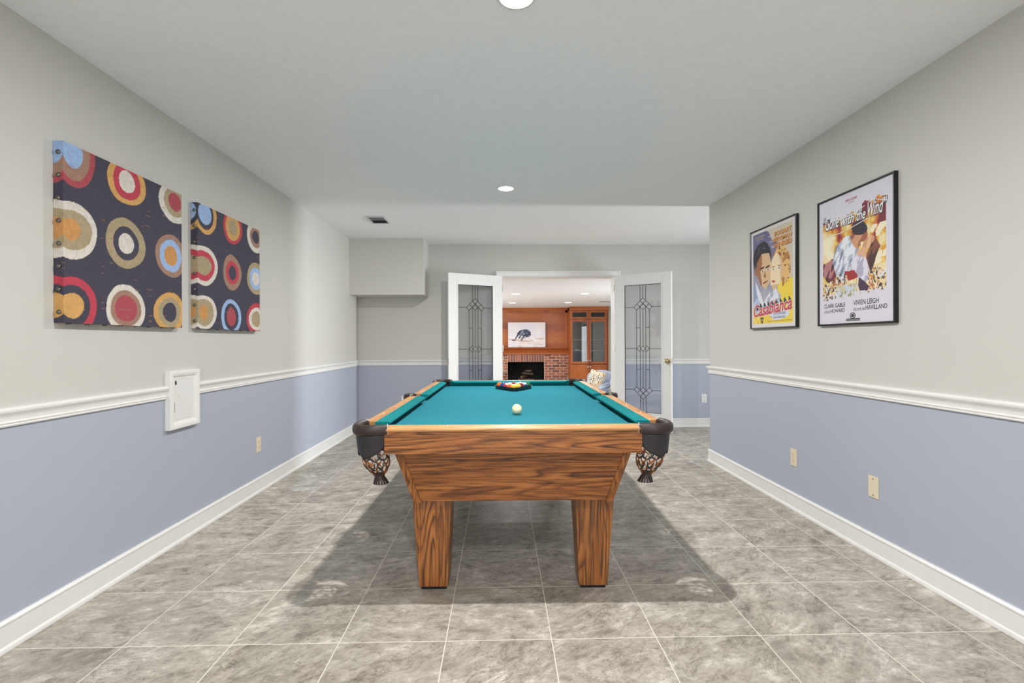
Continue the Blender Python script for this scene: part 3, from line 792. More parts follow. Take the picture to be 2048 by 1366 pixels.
def poster(y0, y1, art, label, cat='framed poster'):
    wd = y1-y0; h_ = .758; b = .011
    t = thing('framed_poster', label, cat, (WR, (y0+y1)/2, 1.233), frame=FR_RIGHT)
    mb = MB(); hw = wd/2
    def rc(a, z): return [(-hw+a, a, z), (hw-a, a, z), (hw-a, h_-a, z), (-hw+a, h_-a, z)]
    mb.rings([rc(b, .006), rc(0, 0.0), rc(0, .020), rc(.002, .022), rc(b-.003, .022), rc(b, .018), rc(b, .006)], True, False)
    mb.build('frame', BLACKF, t)
    MB().box(-hw+b, hw-b, b, h_-b, .001, .0135).build('backing_board', BLACK, t)
    paint_grid('print', wd-2*b, h_-2*b, 200, 320, art, .0145, PRINT, t).location = (0, b, 0)
    return t, wd-2*b, h_-2*b, b
g1, pw, ph, b = poster(2.395, 2.989, flame_poster, 'black-framed film poster in gold and red flames titled Gone with the Wind')
PX = lambda s: (s-.5)*pw
PY = lambda q: b + (1-q)*ph
Z_ = .0149
# title: two-layer script (dark edge under white face), climbing and falling gently
words = [('\u201cGone', .065, .305, .238, .112), ('with', .33, .52, .240, .076), ('the', .55, .67, .240, .080), ('Wind\u201d', .695, .925, .236, .104)]
for wd_, s0, s1, q, hq in words:
    x0, x1 = PX(s0), PX(s1)
    text(wd_, g1, x0-.0045, PY(q)-.0055, x1-x0+.009, hq*ph+.009, INK_B, Z_, shear=.35, bold=.065, name='title_shadow')
    text(wd_, g1, x0, PY(q), x1-x0, hq*ph, INK_W, Z_+.0004, shear=.35, bold=.018, name='title_lettering')
mb = MB(); 
for (pts, r) in (([(.20, .165), (.33, .185), (.50, .175), (.66, .145)], .0022), ([(.13, .285), (.30, .292), (.50, .272), (.70, .243)], .0022), ([(.70, .13), (.80, .128), (.93, .165)], .0018)):
    mb.tube([(PX(s), PY(q), Z_+.0006) for s, q in pts], r, 6, flat=.0004)
mb.build('title_flourish', INK_W, g1)
text('DAVID O. SELZNICK', g1, PX(.40), PY(.066), PX(.56)-PX(.40), .018*ph, INK_R, Z_, bold=.02)
text('presents', g1, PX(.44), PY(.085), PX(.52)-PX(.44), .010*ph, INK_K, Z_, shear=.3)
text('CLARK GABLE', g1, PX(.075), PY(.872), PX(.39)-PX(.075), .034*ph, INK_K, Z_, bold=.01)
text('LESLIE', g1, PX(.075), PY(.912), PX(.165)-PX(.075), .020*ph, INK_K, Z_)
text('HOWARD', g1, PX(.175), PY(.912), PX(.385)-PX(.175), .030*ph, INK_K, Z_, bold=.01)
text('VIVIEN LEIGH', g1, PX(.505), PY(.868), PX(.825)-PX(.505), .038*ph, INK_K, Z_, bold=.01)
text('OLIVIA de', g1, PX(.505), PY(.910), PX(.655)-PX(.505), .022*ph, INK_K, Z_)
text('HAVILLAND', g1, PX(.665), PY(.910), PX(.925)-PX(.665), .034*ph, INK_K, Z_, bold=.01)
mb = MB(); mb.box(PX(.405), PX(.59), PY(.984), PY(.966), Z_-.0002, Z_+.0002); 
mb.rings([[(PX(.495)+.022*math.cos(a), PY(.946)+.018*math.sin(a), Z_+k) for a in [i*math.pi/12 for i in range(24)]] for k in (-.0002, .0002)])
lg = mb.build('studio_emblem', INK_K, g1)
mb = MB(); mb.rings([[(PX(.495)+r*math.cos(a), PY(.946)+r*.8*math.sin(a), Z_+.0005) for a in [i*math.pi/12 for i in range(24)]] for r in (.012, .0155)], True, False); mb.build('emblem_ring', INK_W, lg)
text('METRO-GOLDWYN-MAYER', lg, PX(.412), PY(.980), PX(.583)-PX(.412), .008*ph, INK_W, Z_+.0005)

g2, pw, ph, b = poster(3.209, 3.809, couple_poster, 'black-framed violet and yellow film poster titled Casablanca with two painted faces')
for body, q, s0, s1, hq in (('BOGART', .120, .555, .925, .045), ('BERGMAN', .175, .535, .925, .042), ('HENREID', .232, .545, .925, .045)):
    x0, x1 = PX(s0), PX(s1)
    text(body, g2, x0+.003, PY(q)-.003, x1-x0, hq*ph, INK_K, Z_, shear=.1, bold=.03, name='name_shadow')
    text(body, g2, x0, PY(q), x1-x0, hq*ph, INK_O, Z_+.0004, shear=.1, bold=.03)
for body, q, s0 in (('Humphrey', .115, .42), ('Ingrid', .170, .455), ('Paul', .225, .485)):
    text(body, g2, PX(s0), PY(q), .052, .022*ph, INK_W, Z_, shear=.35)
text('WARNER BROS.', g2, PX(.09), PY(.075), PX(.33)-PX(.09), .016*ph, INK_Y, Z_, bold=.02)
text('PICTURE', g2, PX(.14), PY(.10), PX(.30)-PX(.14), .013*ph, INK_Y, Z_, bold=.02)
x0, x1 = PX(.065), PX(.93); rt = .075
text('Casablanca', g2, x0-.003, PY(.895)-.003, (x1-x0)*1.0+.006, .125*ph+.006, INK_W, Z_, shear=.3, bold=.05, rot=rt, name='title_outline')
text('Casablanca', g2, x0, PY(.895), (x1-x0), .125*ph, INK_P, Z_+.0005, shear=.3, bold=.02, rot=rt, name='title_lettering')
text('with', g2, PX(.47), PY(.905), .02, .012*ph, INK_K, Z_, shear=.2)
text('CLAUDE RAINS', g2, PX(.53), PY(.882), PX(.79)-PX(.53), .024*ph, INK_K, Z_, shear=.1)
text('SIDNEY GREENSTREET', g2, PX(.53), PY(.918), PX(.79)-PX(.53), .020*ph, INK_K, Z_, shear=.1)
text('Directed by MICHAEL CURTIZ', g2, PX(.40), PY(.950), PX(.92)-PX(.40), .014*ph, INK_K, Z_)
mb = MB(); cx0, cy0 = PX(.265), PY(.925)
sh = [(-.5, .5), (-.25, .42), (0, .5), (.25, .42), (.5, .5), (.42, 0), (.2, -.5), (0, -.7), (-.2, -.5), (-.42, 0)]
mb.rings([[(cx0+x*.042, cy0+y*.042, Z_+k) for x, y in sh] for k in (-.0002, .0002)]); sd = mb.build('studio_shield', INK_K, g2)
text('WB', sd, cx0-.014, cy0-.010, .028, .020, INK_Y, Z_+.0004, bold=.03)

# ------------------------------------------------------------------ pool table
PT = thing('pool_table', 'large oak pool table with teal felt and dark leather net pockets on the tiled floor', 'pool table', (.068, 3.290, 0), -.012)
HX, HY = .672, 1.230      # outer half size
ZT, ZBED = .790, .745
# bed
mb = MB(); o_ = [(-.60, -1.075), (-.55, -1.10), (-.505, -1.165), (.505, -1.165), (.55, -1.10), (.60, -1.075), (.60, -.055), (.585, 0), (.60, .055), (.60, 1.075), (.55, 1.10), (.505, 1.165), (-.505, 1.165), (-.55, 1.10), (-.60, 1.075), (-.60, .055), (-.585, 0), (-.60, -.055)]
mb.rings([[(x, y, ZBED-.028) for x, y in o_], [(x, y, ZBED) for x, y in o_]]); mb.build('bed_cloth', FELT, PT)
# rails: wood cap + felt cushion + apron
def capprof(): return [(-.056, .770), (0, .770), (.003, .773), (.004, .779), (.001, .786), (-.005, .7895), (-.012, .790), (-.056, .790)]
def bar_x(name, mat, prof, x0, x1, ysign, y_out, parent, **k):
    mb = MB(); mb.rings([[(x, ysign*(y_out+o), z) for o, z in prof] for x in (x0, x1)]); return mb.build(name, mat, parent, smooth=True, **k)
def bar_y(name, mat, prof, y0, y1, xsign, x_out, parent, **k):
    mb = MB(); mb.rings([[(xsign*(x_out+o), y, z) for o, z in prof] for y in (y0, y1)]); return mb.build(name, mat, parent, smooth=True, **k)
sgt = MB(); sgt.lathe([(.005, 0), (.0045, .0006), (.0001, .0007)], seg=12); sgm = sgt.mesh('sight', WHITEST)
def cushion(length_axis, sign, out0, a0, a1, na0, na1, parent):
    # section (distance from table centre line, z); a0,a1: ends along the rail at the back, na: at the nose
    back = out0-.055; nose = back-.058
    secs = [(back, ZT-.0005, 0), (back-.040, ZT-.003, .7), (nose+.004, ZT-.006, .95), (nose, ZT-.012, 1), (nose+.006, ZT-.018, .9), (nose+.034, ZBED+.0005, .45), (back, ZBED+.0005, 0)]
    R = []
    for u in (0, 1):
        r = []
        for d, z, k in secs:
            a = (a0 + (na0-a0)*k) if u == 0 else (a1 + (na1-a1)*k)
            r.append((a, sign*d, z) if length_axis == 'x' else (sign*d, a, z))
        R.append(r)
    mb = MB(); mb.rings(R); return mb.build('cushion', FELT2, parent, smooth=True)
for sy, nm in ((-1, 'front'), (1, 'back')):
    rl = bar_x('end_rail', CAP_X, capprof(), -.543, .543, sy, HY, PT)
    cushion('x', sy, HY, -.548, .548, -.500, .500, rl)
    bar_x('apron', OAK_X, [(-.020, .676), (0, .676), (0, .7695), (-.020, .7695)], -.543, .543, sy, HY-.001, PT, bevel=.0015)
    for k in (-.28, 0, .28): part('sight', sgm, rl, (k, sy*(HY-.030), ZT+.0001))
for sx in (-1, 1):
    for sy in (-1, 1):
        a0, a1 = (.062, 1.078) if sy > 0 else (-1.078, -.062)
        n0, n1 = (.068, 1.052) if sy > 0 else (-1.052, -.068)
        rl = bar_y('side_rail', CAP_Y, capprof(), a0, a1, sx, HX, PT)
        cushion('y', sx, HX, (.055 if sy > 0 else -1.092), (1.092 if sy > 0 else -.055), (.072 if sy > 0 else -1.050), (1.050 if sy > 0 else -.072), rl)
        bar_y('apron', OAK_Y, [(-.020, .676), (0, .676), (0, .7695), (-.020, .7695)], a0, a1, sx, HX-.001, PT, bevel=.0015)
        for k in (.28, .56, .84): part('sight', sgm, rl, (sx*(HX-.030), sy*k, ZT+.0001))
# cabinet: inverted trapezoid
CT, CB, CYT, CYB, Z1, Z0 = .530, .450, 1.145, 1.110, .676, .440
for sy in (-1, 1):
    mb = MB(); w1, w0 = CT-.040, CB-.040
    mb.hexa([(-w0, sy*CYB, Z0), (w0, sy*CYB, Z0), (w0, sy*(CYB-.02), Z0), (-w0, sy*(CYB-.02), Z0), (-w1, sy*CYT, Z1), (w1, sy*CYT, Z1), (w1, sy*(CYT-.02), Z1), (-w1, sy*(CYT-.02), Z1)])
    mb.build('end_panel', OAK_X2, PT)
for sx in (-1, 1):
    mb = MB(); mb.hexa([(sx*CB, -CYB+.03, Z0), (sx*CB, CYB-.03, Z0), (sx*(CB-.02), CYB-.03, Z0), (sx*(CB-.02), -CYB+.03, Z0), (sx*CT, -CYT+.03, Z1), (sx*CT, CYT-.03, Z1), (sx*(CT-.02), CYT-.03, Z1), (sx*(CT-.02), -CYT+.03, Z1)])
    mb.build('side_panel', OAK_Y, PT)
    for sy in (-1, 1):
        mb = MB()
        def q(xx, yy, z): return (sx*xx, sy*yy, z)
        mb.hexa([q(CB-.041, CYB+.004, Z0-.006), q(CB-.008, CYB+.004, Z0-.006), q(CB+.004, CYB-.03, Z0-.006), q(CB-.041, CYB-.03, Z0-.006),
                 q(CT-.041, CYT+.004, Z1), q(CT-.008, CYT+.004, Z1), q(CT+.004, CYT-.03, Z1), q(CT-.041, CYT-.03, Z1)])
        mb.build('corner_trim', OAK_Z, PT, bevel=.003)
MB().box(-CB+.02, CB-.02, -CYB+.02, CYB-.02, Z0+.005, Z0+.02).build('cabinet_bottom', BLACK, PT)
MB().box(-CT+.05, CT-.05, -CYT+.05, CYT-.05, .69, .716).build('slate', BLACK, PT)
for sx in (-1, 1):
    for sy in (-1, 1):
        mb = MB()
        P = lambda x, y, z: (sx*x, sy*y, z)
        mb.hexa([P(.305, 1.02, .014), P(.436, 1.02, .014), P(.436, .90, .014), P(.305, .90, .014), P(.286, 1.022, .445), P(.468, 1.022, .445), P(.460, .84, .445), P(.286, .84, .445)])
        lg_ = mb.build('leg', OAK_Z, PT, bevel=.002)
        MB().box(*sorted((sx*.312, sx*.428)), *sorted((sy*1.012, sy*.908)), 0, .0145).build('foot_pad', BLACK, lg_)

def pocket_net(parent, cx, cy, dx, dy):
    """woven strap basket under a pocket; (dx, dy) drift of its foot"""
    ztop, zbot, NS = .690, .572, 9
    def surf(t, a):
        r = .059*(1 - .10*t) if t < .45 else .059*(.955 - .62*((t-.45)/.55)**1.7)
        r = max(r, .019)
        return Vector((cx + dx*t + r*math.cos(a), cy + dy*t + r*math.sin(a), ztop + (zbot-ztop)*t)), Vector((math.cos(a), math.sin(a), 0))
    mb = MB(); K = 16
    for k in range(NS):
        for sgn in (1, -1):
            a0 = 2*math.pi*k/NS; R = []
            for i in range(K+1):
                t = i/K; a = a0 + sgn*(t*1.5 + .10*math.sin(t*17))
                p, n = surf(t, a); p2, _ = surf(min(1, t+.02), a0 + sgn*((t+.02)*1.5))
                d = (p2-p).normalized() if (p2-p).length > 1e-6 else Vector((0, 0, -1))
                s = n.cross(d).normalized(); w_ = .0042; th = .0016 + .0008*sgn
                R.append([tuple(p + s*w_ + n*th), tuple(p - s*w_ + n*th), tuple(p - s*w_*.9 - n*.0012), tuple(p + s*w_*.9 - n*.0012)])
            vs = [[mb.v(*c) for c in r] for r in R]
            for A, B in zip(vs[:-1], vs[1:]):
                mb.face([A[0], A[1], B[1], B[0]], 0); mb.face([A[1], A[2], B[2], B[1]], 1); mb.face([A[2], A[3], B[3], B[2]], 1); mb.face([A[3], A[0], B[0], B[3]], 1)
    mb.build('pocket_net', [LEATHER2, SUEDE], parent)
    # gathered fringe
    mb = MB(); bx, by = cx+dx, cy+dy
    mb.lathe([(.021, zbot+.006), (.019, zbot), (.020, zbot-.006)], bx, by, 0, 20, caps=False)
    for k in range(16):
        a = 2*math.pi*k/16; ha = .155
        R = []
        for z, r in ((zbot-.004, .020), (zbot-.018, .026), (zbot-.036, .034)):
            R.append([(bx + dx*.25*(zbot-z)/.03 + (r+o)*math.cos(b_), by + dy*.25*(zbot-z)/.03 + (r+o)*math.sin(b_), z) for b_, o in ((a-ha, 0), (a+ha, 0), (a+ha, -.002), (a-ha, -.002))])
        mb.rings(R)
    mb.build('pocket_fringe', LEATHER, parent)

def smooth_path(pts, n=6):
    P = [Vector(p) for p in pts]; out = []
    for i in range(len(P)-1):
        p0, p1, p2, p3 = P[max(i-1, 0)], P[i], P[i+1], P[min(i+2, len(P)-1)]
        for k in range(n):
            t = k/n; out.append(.5*((2*p1) + (-p0+p2)*t + (2*p0-5*p1+4*p2-p3)*t*t + (-p0+3*p1-3*p2+p3)*t**3))
    out.append(P[-1]); return out
def pocket(cx, cy, path, sx, sy, ang, span, drift):
    pts = smooth_path([(sx*x, sy*y, 0) for x, y in path])
    mb = MB(); R = []
    n = len(pts)
    c = Vector((cx, cy, 0))
    def frame(i):
        d = (pts[min(i+1, n-1)] - pts[max(i-1, 0)]).normalized(); o = Vector((d.y, -d.x, 0))
        if o.dot(pts[i]-c) < 0: o = -o
        return o
    for i, p in enumerate(pts):
        o = frame(i); e_ = 1.0 if 1 < i < n-2 else .93
        R.append([tuple(p + o*(.0175*e_*math.copysign(abs(math.cos(a))**.8, math.cos(a))) + Vector((0, 0, .777+.0235*e_*math.copysign(abs(math.sin(a))**.8, math.sin(a))))) for a in [2*math.pi*k/16 for k in range(16)]])
    mb.rings(R); rim = mb.build('pocket_rim', LEATHER, PT, smooth='all')
    # white piping near both ends of the rim
    mb = MB()
    for i in (1, n-2):
        p = pts[i]; o = frame(i); d = (pts[min(i+1, n-1)] - pts[max(i-1, 0)]).normalized()
        ring = [p + o*.0182*math.cos(a) + Vector((0, 0, .777+.0242*math.sin(a))) for a in [math.radians(v) for v in range(-60, 150, 15)]]
        mb.tube([tuple(q_) for q_ in ring], .0013, 5)
    mb.build('piping', WHITEST, rim)
    # leather shield hanging under the rim
    mb = MB(); NA, NZ = 40, 8; P = []
    for j in range(NZ+1):
        row = []
        for i in range(NA+1):
            f = i/NA; idx = f*(n-1); i0 = int(min(idx, n-2)); q_ = pts[i0].lerp(pts[i0+1], idx-i0); o = frame(i0)
            edge = abs(f-.5)*2
            zb = .664 - .010*math.cos(f*math.pi*6) + .012*math.exp(-((f-.5)/.05)**2)
            zb = zb + max(0, edge-.62)**1.5*.42
            zb = min(zb, .745)
            t = j/NZ; z = .757 + (zb-.757)*t
            inset = -.002 + .010*t*(.757-zb)/.1
            pp = q_ - o*inset; row.append((pp.x, pp.y, z))
        P.append(row)
    mb.grid(P); mb.build('pocket_shield', LEATHER2, rim, smooth='all', solid=.003)
    # black inner lining
    mb = MB(); P = []
    for z, rr in ((.762, .050), (.72, .051), (.69, .052)):
        P.append([(cx + rr*math.cos(2*math.pi*k/24), cy + rr*math.sin(2*math.pi*k/24), z) for k in range(24)])
    mb.grid(P, True); mb.build('pocket_lining', BLACK, rim)
    pocket_net(rim, cx, cy, *drift)
CPATH = [(.530, 1.214), (.556, 1.222), (.598, 1.232), (.636, 1.226), (.665, 1.200), (.677, 1.160), (.676, 1.115), (.668, 1.088), (.660, 1.072)]
for sx in (-1, 1):
    for sy in (-1, 1):
        pocket(sx*.604, sy*1.160, CPATH, sx, sy, 0, 0, (-sx*.022, -sy*.004))
SPATH = [(.652, .068), (.668, .058), (.690, .040), (.700, 0), (.690, -.040), (.668, -.058), (.652, -.068)]
for sx in (-1, 1): pocket(sx*.636, 0, SPATH, sx, 1, 0, 0, (-sx*.010, 0))

# ------------------------------------------------------------------ balls and rack
BR = .0286
def ball_mat(name, rgb, stripe):
    g = N(name); sep = g.n('SeparateXYZ'); g.l(g.coords(), sep.inputs[0])
    c = lin(rgb); wht = lin((240, 234, 216)); col = c
    if stripe:
        f = g.math('GREATER_THAN', g.math('ABSOLUTE', sep.outputs[2]), BR*.52); col = g.mix(f, c, wht)
    dot = g.math('GREATER_THAN', g.math('ABSOLUTE', sep.outputs[0]), BR*.93)
    col = g.mix(dot, col, wht)
    g.l(col, g.b.inputs['Base Color']); g.b.inputs['Roughness'].default_value = .08; g.b.inputs['Coat Weight'].default_value = .5
    return g.m
bb = bmesh.new(); bmesh.ops.create_uvsphere(bb, u_segments=28, v_segments=18, radius=BR)
ballme = bpy.data.meshes.new('ball'); bb.to_mesh(ballme); bb.free(); ballme.polygons.foreach_set('use_smooth', [True]*len(ballme.polygons))
def ball(name, x, y, mat, label, group=None, rot=None):
    me = ballme.copy(); me.materials.append(mat)
    o = bpy.data.objects.new(name, me); COL.objects.link(o); o.location = (x, y, ZBED+BR+.0005)
    o.rotation_euler = rot or (rnd.uniform(-.5, .5), rnd.uniform(-.5, .5), rnd.uniform(-.5, .5)); tag(o, label, 'ball', group)
def cream_mat():
    g = N('cream_resin'); g.b.inputs['Base Color'].default_value = lin((240, 224, 180)); g.b.inputs['Roughness'].default_value = .1
    n_ = g.n('TexNoise', i_Scale=8.0); g.l(g.coords(), n_.inputs[0]); g.l(g.ramp(n_.outputs[0], [(.3, lin((236, 218, 172))), (.7, lin((243, 229, 190)))]), g.b.inputs['Base Color'])
    g.b.inputs['Coat Weight'].default_value = .5; return g.m
ball('cue_ball', .0885, 2.700, cream_mat(), 'cream cue ball standing alone in the middle of the teal felt')
CB_ = {'yellow': (238, 186, 30), 'blue': (24, 54, 130), 'red': (206, 30, 40), 'purple': (84, 44, 110), 'orange': (236, 104, 32), 'green': (20, 106, 70), 'maroon': (122, 26, 40), 'black': (14, 14, 16)}
mats = {}
def bm_(c, s):
    if (c, s) not in mats: mats[(c, s)] = ball_mat('ball_%s_%s' % (c, 'striped' if s else 'solid'), CB_[c], s)
    return mats[(c, s)]
RX, RY = .1085, 3.968       # apex ball centre
rows = [[('yellow', 1)], [('orange', 1), ('yellow', 0)], [('red', 1), ('black', 0), ('maroon', 0)], [('blue', 0), ('purple', 1), ('maroon', 1), ('blue', 1)], [('orange', 0), ('purple', 0), ('red', 0), ('green', 1), ('green', 0)]]
POS = [['at the near corner of the rack'], ['in the second row beside the plain yellow one', 'in the second row from the near corner'], ['third row, on the side of the orange ball corner', 'in the middle of the third row', 'third row, on the green ball side'],
       ['fourth row, next to the orange corner ball', 'fourth row, between the blue and the maroon ones', 'fourth row, inner, towards the green corner ball', 'fourth row, next to the green corner ball'],
       ['in a far corner of the rack', 'in the back row beside the orange one', 'in the middle of the back row', 'in the back row beside the plain green one', 'in the other far corner of the rack']]
for i, row in enumerate(rows):
    for j, (c, s) in enumerate(row):
        x = RX + (j-i/2)*(2*BR+.0006); y = RY + i*(2*BR+.0006)*.8660
        ball('pool_ball', x, y, bm_(c, s), '%s %s pool ball %s' % ('striped white and' if s else 'plain', c, POS[i][j]), 'racked pool balls')
# rack: rounded triangle, black plastic with a turned-out lip
def tri(off, z, n=8):
    ri = BR + .0015; cs_ = [(RX, RY), (RX+2*(2*BR+.0006), RY+4*(2*BR+.0006)*.866), (RX-2*(2*BR+.0006), RY+4*(2*BR+.0006)*.866)]
    out = []
    for k, (cx, cy) in enumerate(cs_):
        base = (-90, 30, 150)[k]
        for i in range(n+1):
            a = math.radians(base - 60 + 120*i/n); out.append((cx + (ri+off)*math.cos(a), cy + (ri+off)*math.sin(a), z))
    return out
mb = MB(); zb = ZBED+.0008
mb.rings([tri(0, zb), tri(.006, zb), tri(.006, zb+.024), tri(.016, zb+.026), tri(.016, zb+.029), tri(.002, zb+.029), tri(0, zb+.026), tri(0, zb)], True, False)
rk = mb.build('ball_rack', plain('rack_plastic', (10, 14, 22), .3), None, smooth=True)
tag(rk, 'black plastic triangle rack around the fifteen coloured balls on the felt', 'rack')

# ------------------------------------------------------------------ the family room beyond the doors (its floor lies lower)
FX0, FX1, FY1 = -2.5, 2.97, 12.86
struct(MB().box(FX0-.1, FX1+.1, YB2, FY1+.7, FZ-.1, FZ).build('floor_family', PLANK))
struct(MB().box(FX0-.1, FX1+.1, YB2, FY1+.7, ZF, ZF+.1).build('ceiling_family', plain('family_ceiling_paint', (232, 232, 232), .8)))
mb = MB(); mb.box(FX0-.1, FX0, YB2, 8.0, FZ, ZF); mb.box(FX0-.1, FX0, 11.4, FY1, FZ, ZF); mb.box(FX0-.1, FX0, 8.0, 11.4, FZ, -.05); mb.box(FX0-.1, FX0, 8.0, 11.4, 1.75, ZF)
struct(mb.build('wall_family_left', FARWALL))
mb = MB(); mb.box(FX1, FX1+.1, YB2, 7.0, FZ, ZF); mb.box(FX1, FX1+.1, 9.0, FY1, FZ, ZF); mb.box(FX1, FX1+.1, 7.0, 9.0, FZ, -.1); mb.box(FX1, FX1+.1, 7.0, 9.0, 1.75, ZF)
struct(mb.build('wall_family_right', FARWALL))
struct(MB().box(FX0, FX1, FY1+.55, FY1+.65, FZ, ZF).build('wall_family_back', FARWALL))
struct(MB().box(-2.0, 2.97, YB2-.10, YB2, FZ, -.12).build('wall_family_step', FARWALL))
window(3, -2.56, -2.54, 8.0, 11.4, -.05, 1.75, False)  # unseen left window, added to light the family room
window(4, 3.01, 3.03, 7.0, 9.0, -.1, 1.75, False)
struct(MB().box(2.745, FX1, 12.55, FY1+.55, FZ, ZF).build('wall_family_return', FARWALL))

# fireplace
FP = thing('fireplace', 'red brick fireplace with cherry wood mantel and panelled chimney breast', 'fireplace', (.66, FY1, FZ))
def fb(x0, x1, y0, y1, z0, z1, mb): mb.box(x0-.66, x1-.66, y0, y1, z0-FZ, z1-FZ)
OX0, OX1, OZ0, OZ1, BXR, BXL = .185, 1.142, FZ+.30, .602, 1.765, -.46
mb = MB()
fb(BXL, OX0, .006, .45, FZ, .80, mb); fb(OX1, BXR, .006, .45, FZ, .80, mb); fb(OX0, OX1, .006, .45, OZ1, .80, mb); fb(OX0, OX1, .006, .45, FZ, OZ0, mb)
for f in mb.bm.faces: f.material_index = 1
cols = []
def brick(x0, x1, z0, z1):
    n0 = len(mb.bm.verts); fb(x0, x1, -.004, .012, z0, z1, mb)
    k = rnd.random(); base = np.array([LN(156, 98, 80), LN(146, 88, 74), LN(134, 82, 70), LN(166, 104, 80), LN(126, 82, 72)][rnd.randrange(5)])*(.9+.2*k)
    cols.append((n0, base))
z = .800 - .004; row = 0
while z > FZ:
    z0 = z-.058
    for (xa, xb) in ((BXL, OX0), (OX1, BXR)):
        x = xb - (.103 if row % 2 else 0) if xa == BXL else xa - (.103 if row % 2 else 0)
        rng = []
        if xa == BXL:
            x = xb - .0 if row % 2 == 0 else xb+.103
            while x > xa: rng.append((max(xa, x-.197), min(xb-.006, x-.008))); x -= .206
        else:
            x = xa if row % 2 == 0 else xa-.103
            while x < xb: rng.append((max(xa+.006, x+.008), min(xb-.004, x+.197))); x += .206
        for a, b_ in rng:
            if b_-a > .02: brick(a, b_, max(z0, FZ), z)
    z -= .0697; row += 1
k = 14; pw_ = (OX1-OX0)/k
for i in range(k): brick(OX0+i*pw_+.006, OX0+(i+1)*pw_-.006, .606, .796)
mb.bm.verts.ensure_lookup_table()
bo = mb.build('brick_surround', [BRICKM, MORTAR], FP, recalc=True)
at = bo.data.color_attributes.new('paint', 'FLOAT_COLOR', 'POINT'); arr = np.ones((len(bo.data.vertices), 4), np.float32)
for n0, c in cols: arr[n0:n0+8, :3] = c
at.data.foreach_set('color', arr.ravel())
mb = MB(); fb(OX0, OX1, .50, .54, OZ0, OZ1, mb); fb(OX0-.01, OX0, .02, .5, OZ0, OZ1, mb); fb(OX1, OX1+.01, .02, .5, OZ0, OZ1, mb); fb(OX0, OX1, .02, .5, OZ1-.01, OZ1, mb); fb(OX0, OX1, .02, .5, OZ0-.01, OZ0, mb)
mb.build('firebox', SOOT, FP)
mb = MB(); fb(BXL, BXR, -.14, .004, .955, .985, mb); mb.build('mantel_shelf', CHERRY_X, FP, bevel=.006)
mb = MB(); R = []
prof = [(.0, .800), (-.030, .800), (-.034, .815), (-.030, .830), (-.040, .85), (-.055, .885), (-.085, .925), (-.11, .940), (-.11, .955), (.0, .955)]
mb.rings([[(x-.66, y, zz_-FZ) for y, zz_ in prof] for x in (BXL, BXR)]); mb.build('mantel_frieze', CHERRY_X, FP, smooth=True)
mb = MB(); fb(BXL, BXR, .010, .45, .985, ZF, mb); mb.build('breast_panel', CHERRY_X, FP)
mb = MB(); fb(BXR-.065, BXR, -.006, .010, .985, ZF-.055, mb); fb(BXL, BXL+.065, -.006, .010, .985, ZF-.055, mb); fb(BXL, BXR, -.006, .010, ZF-.125, ZF-.055, mb); fb(BXL+.065, BXR-.065, -.006, .010, .985, 1.02, mb)
mb.build('panel_moulding', CHERRY_Z, FP, bevel=.004)
mb = MB(); mb.rings([[(x-.66, y, zz_-FZ) for y, zz_ in [(.01, ZF-.06), (-.012, ZF-.06), (-.016, ZF-.04), (-.035, ZF-.012), (-.035, ZF-.001), (.01, ZF-.001)]] for x in (BXL, BXR)]); mb.build('crown_moulding', CHERRY_X, FP)
mb = MB(); fb(BXL, BXR, -.50, .0, FZ, FZ+.30, mb); mb.build('raised_hearth', plain('hearth_brick', (140, 80, 66), .8, noise=.2, scale=14), FP)
# logs
for i, (x, y, z, L_, r, a, tl) in enumerate([(.62, .20, .084, .50, .052, .04, 0), (.72, .33, .086, .50, .054, -.05, 0), (.68, .265, .182, .42, .044, .06, .03), (.62, .27, .272, .30, .036, 1.1, 0), (.72, .27, .352, .30, .032, .35, .10), (.74, .27, .425, .20, .026, -.7, -.05)]):
    t = MB(); R = []
    for k_ in range(9):
        u = (k_/8-.5)*L_; rr = r*(1+.10*math.sin(k_*2.1+i)); R.append([(u, rr*(1+.08*math.sin(3*a_+k_+i))*math.cos(a_), rr*math.sin(a_)) for a_ in [2*math.pi*q_/12 for q_ in range(12)]])
    t.rings(R); lo = t.build('firewood_log', LOG, None, smooth=True)
    lo.location = (x, FY1+y, OZ0+z); lo.rotation_euler = (0, tl, a)
    tag(lo, ['charred log lying lowest in the front of the brick firebox', 'charred log lying at the back foot of the firebox', 'charred log across the two lowest ones in the firebox', 'short log laid crosswise on the stacked logs in the firebox',
             'short charred log just under the topmost one in the firebox', 'smallest charred log on top of the pile in the firebox'][i], 'log', 'logs in the firebox')
t = thing('fire_grate', 'black iron grate under the logs in the fireplace opening', 'grate', (.67, FY1+.24, OZ0))
for i in range(6): MB().tube([(-.26+i*.104, -.13, .05), (-.26+i*.104, -.12, .018), (-.26+i*.104, .14, .018)], .007, 6).build('grate_bar', IRON, t)
for sx in (-1, 1): MB().tube([(-.28, sx*.09, .0145), (.28, sx*.09, .0145)], .006, 6).build('cross_bar', IRON, t)
for x in (-.24, .24): MB().box(x-.01, x+.01, -.09, -.07, 0, .012).build('foot', IRON, t)
t = thing('fireplace_tools', 'iron fireplace tool stand beside the opening on the raised hearth', 'fireplace tools', (.115, FY1-.22, OZ0))
m0 = MB(); m0.lathe([(.001, 0), (.07, 0), (.068, .008), (.012, .016), (.008, .03), (.007, .45), (.016, .46), (.012, .48), (.001, .485)], seg=20); m0.build('stand', IRON, t, smooth=True)
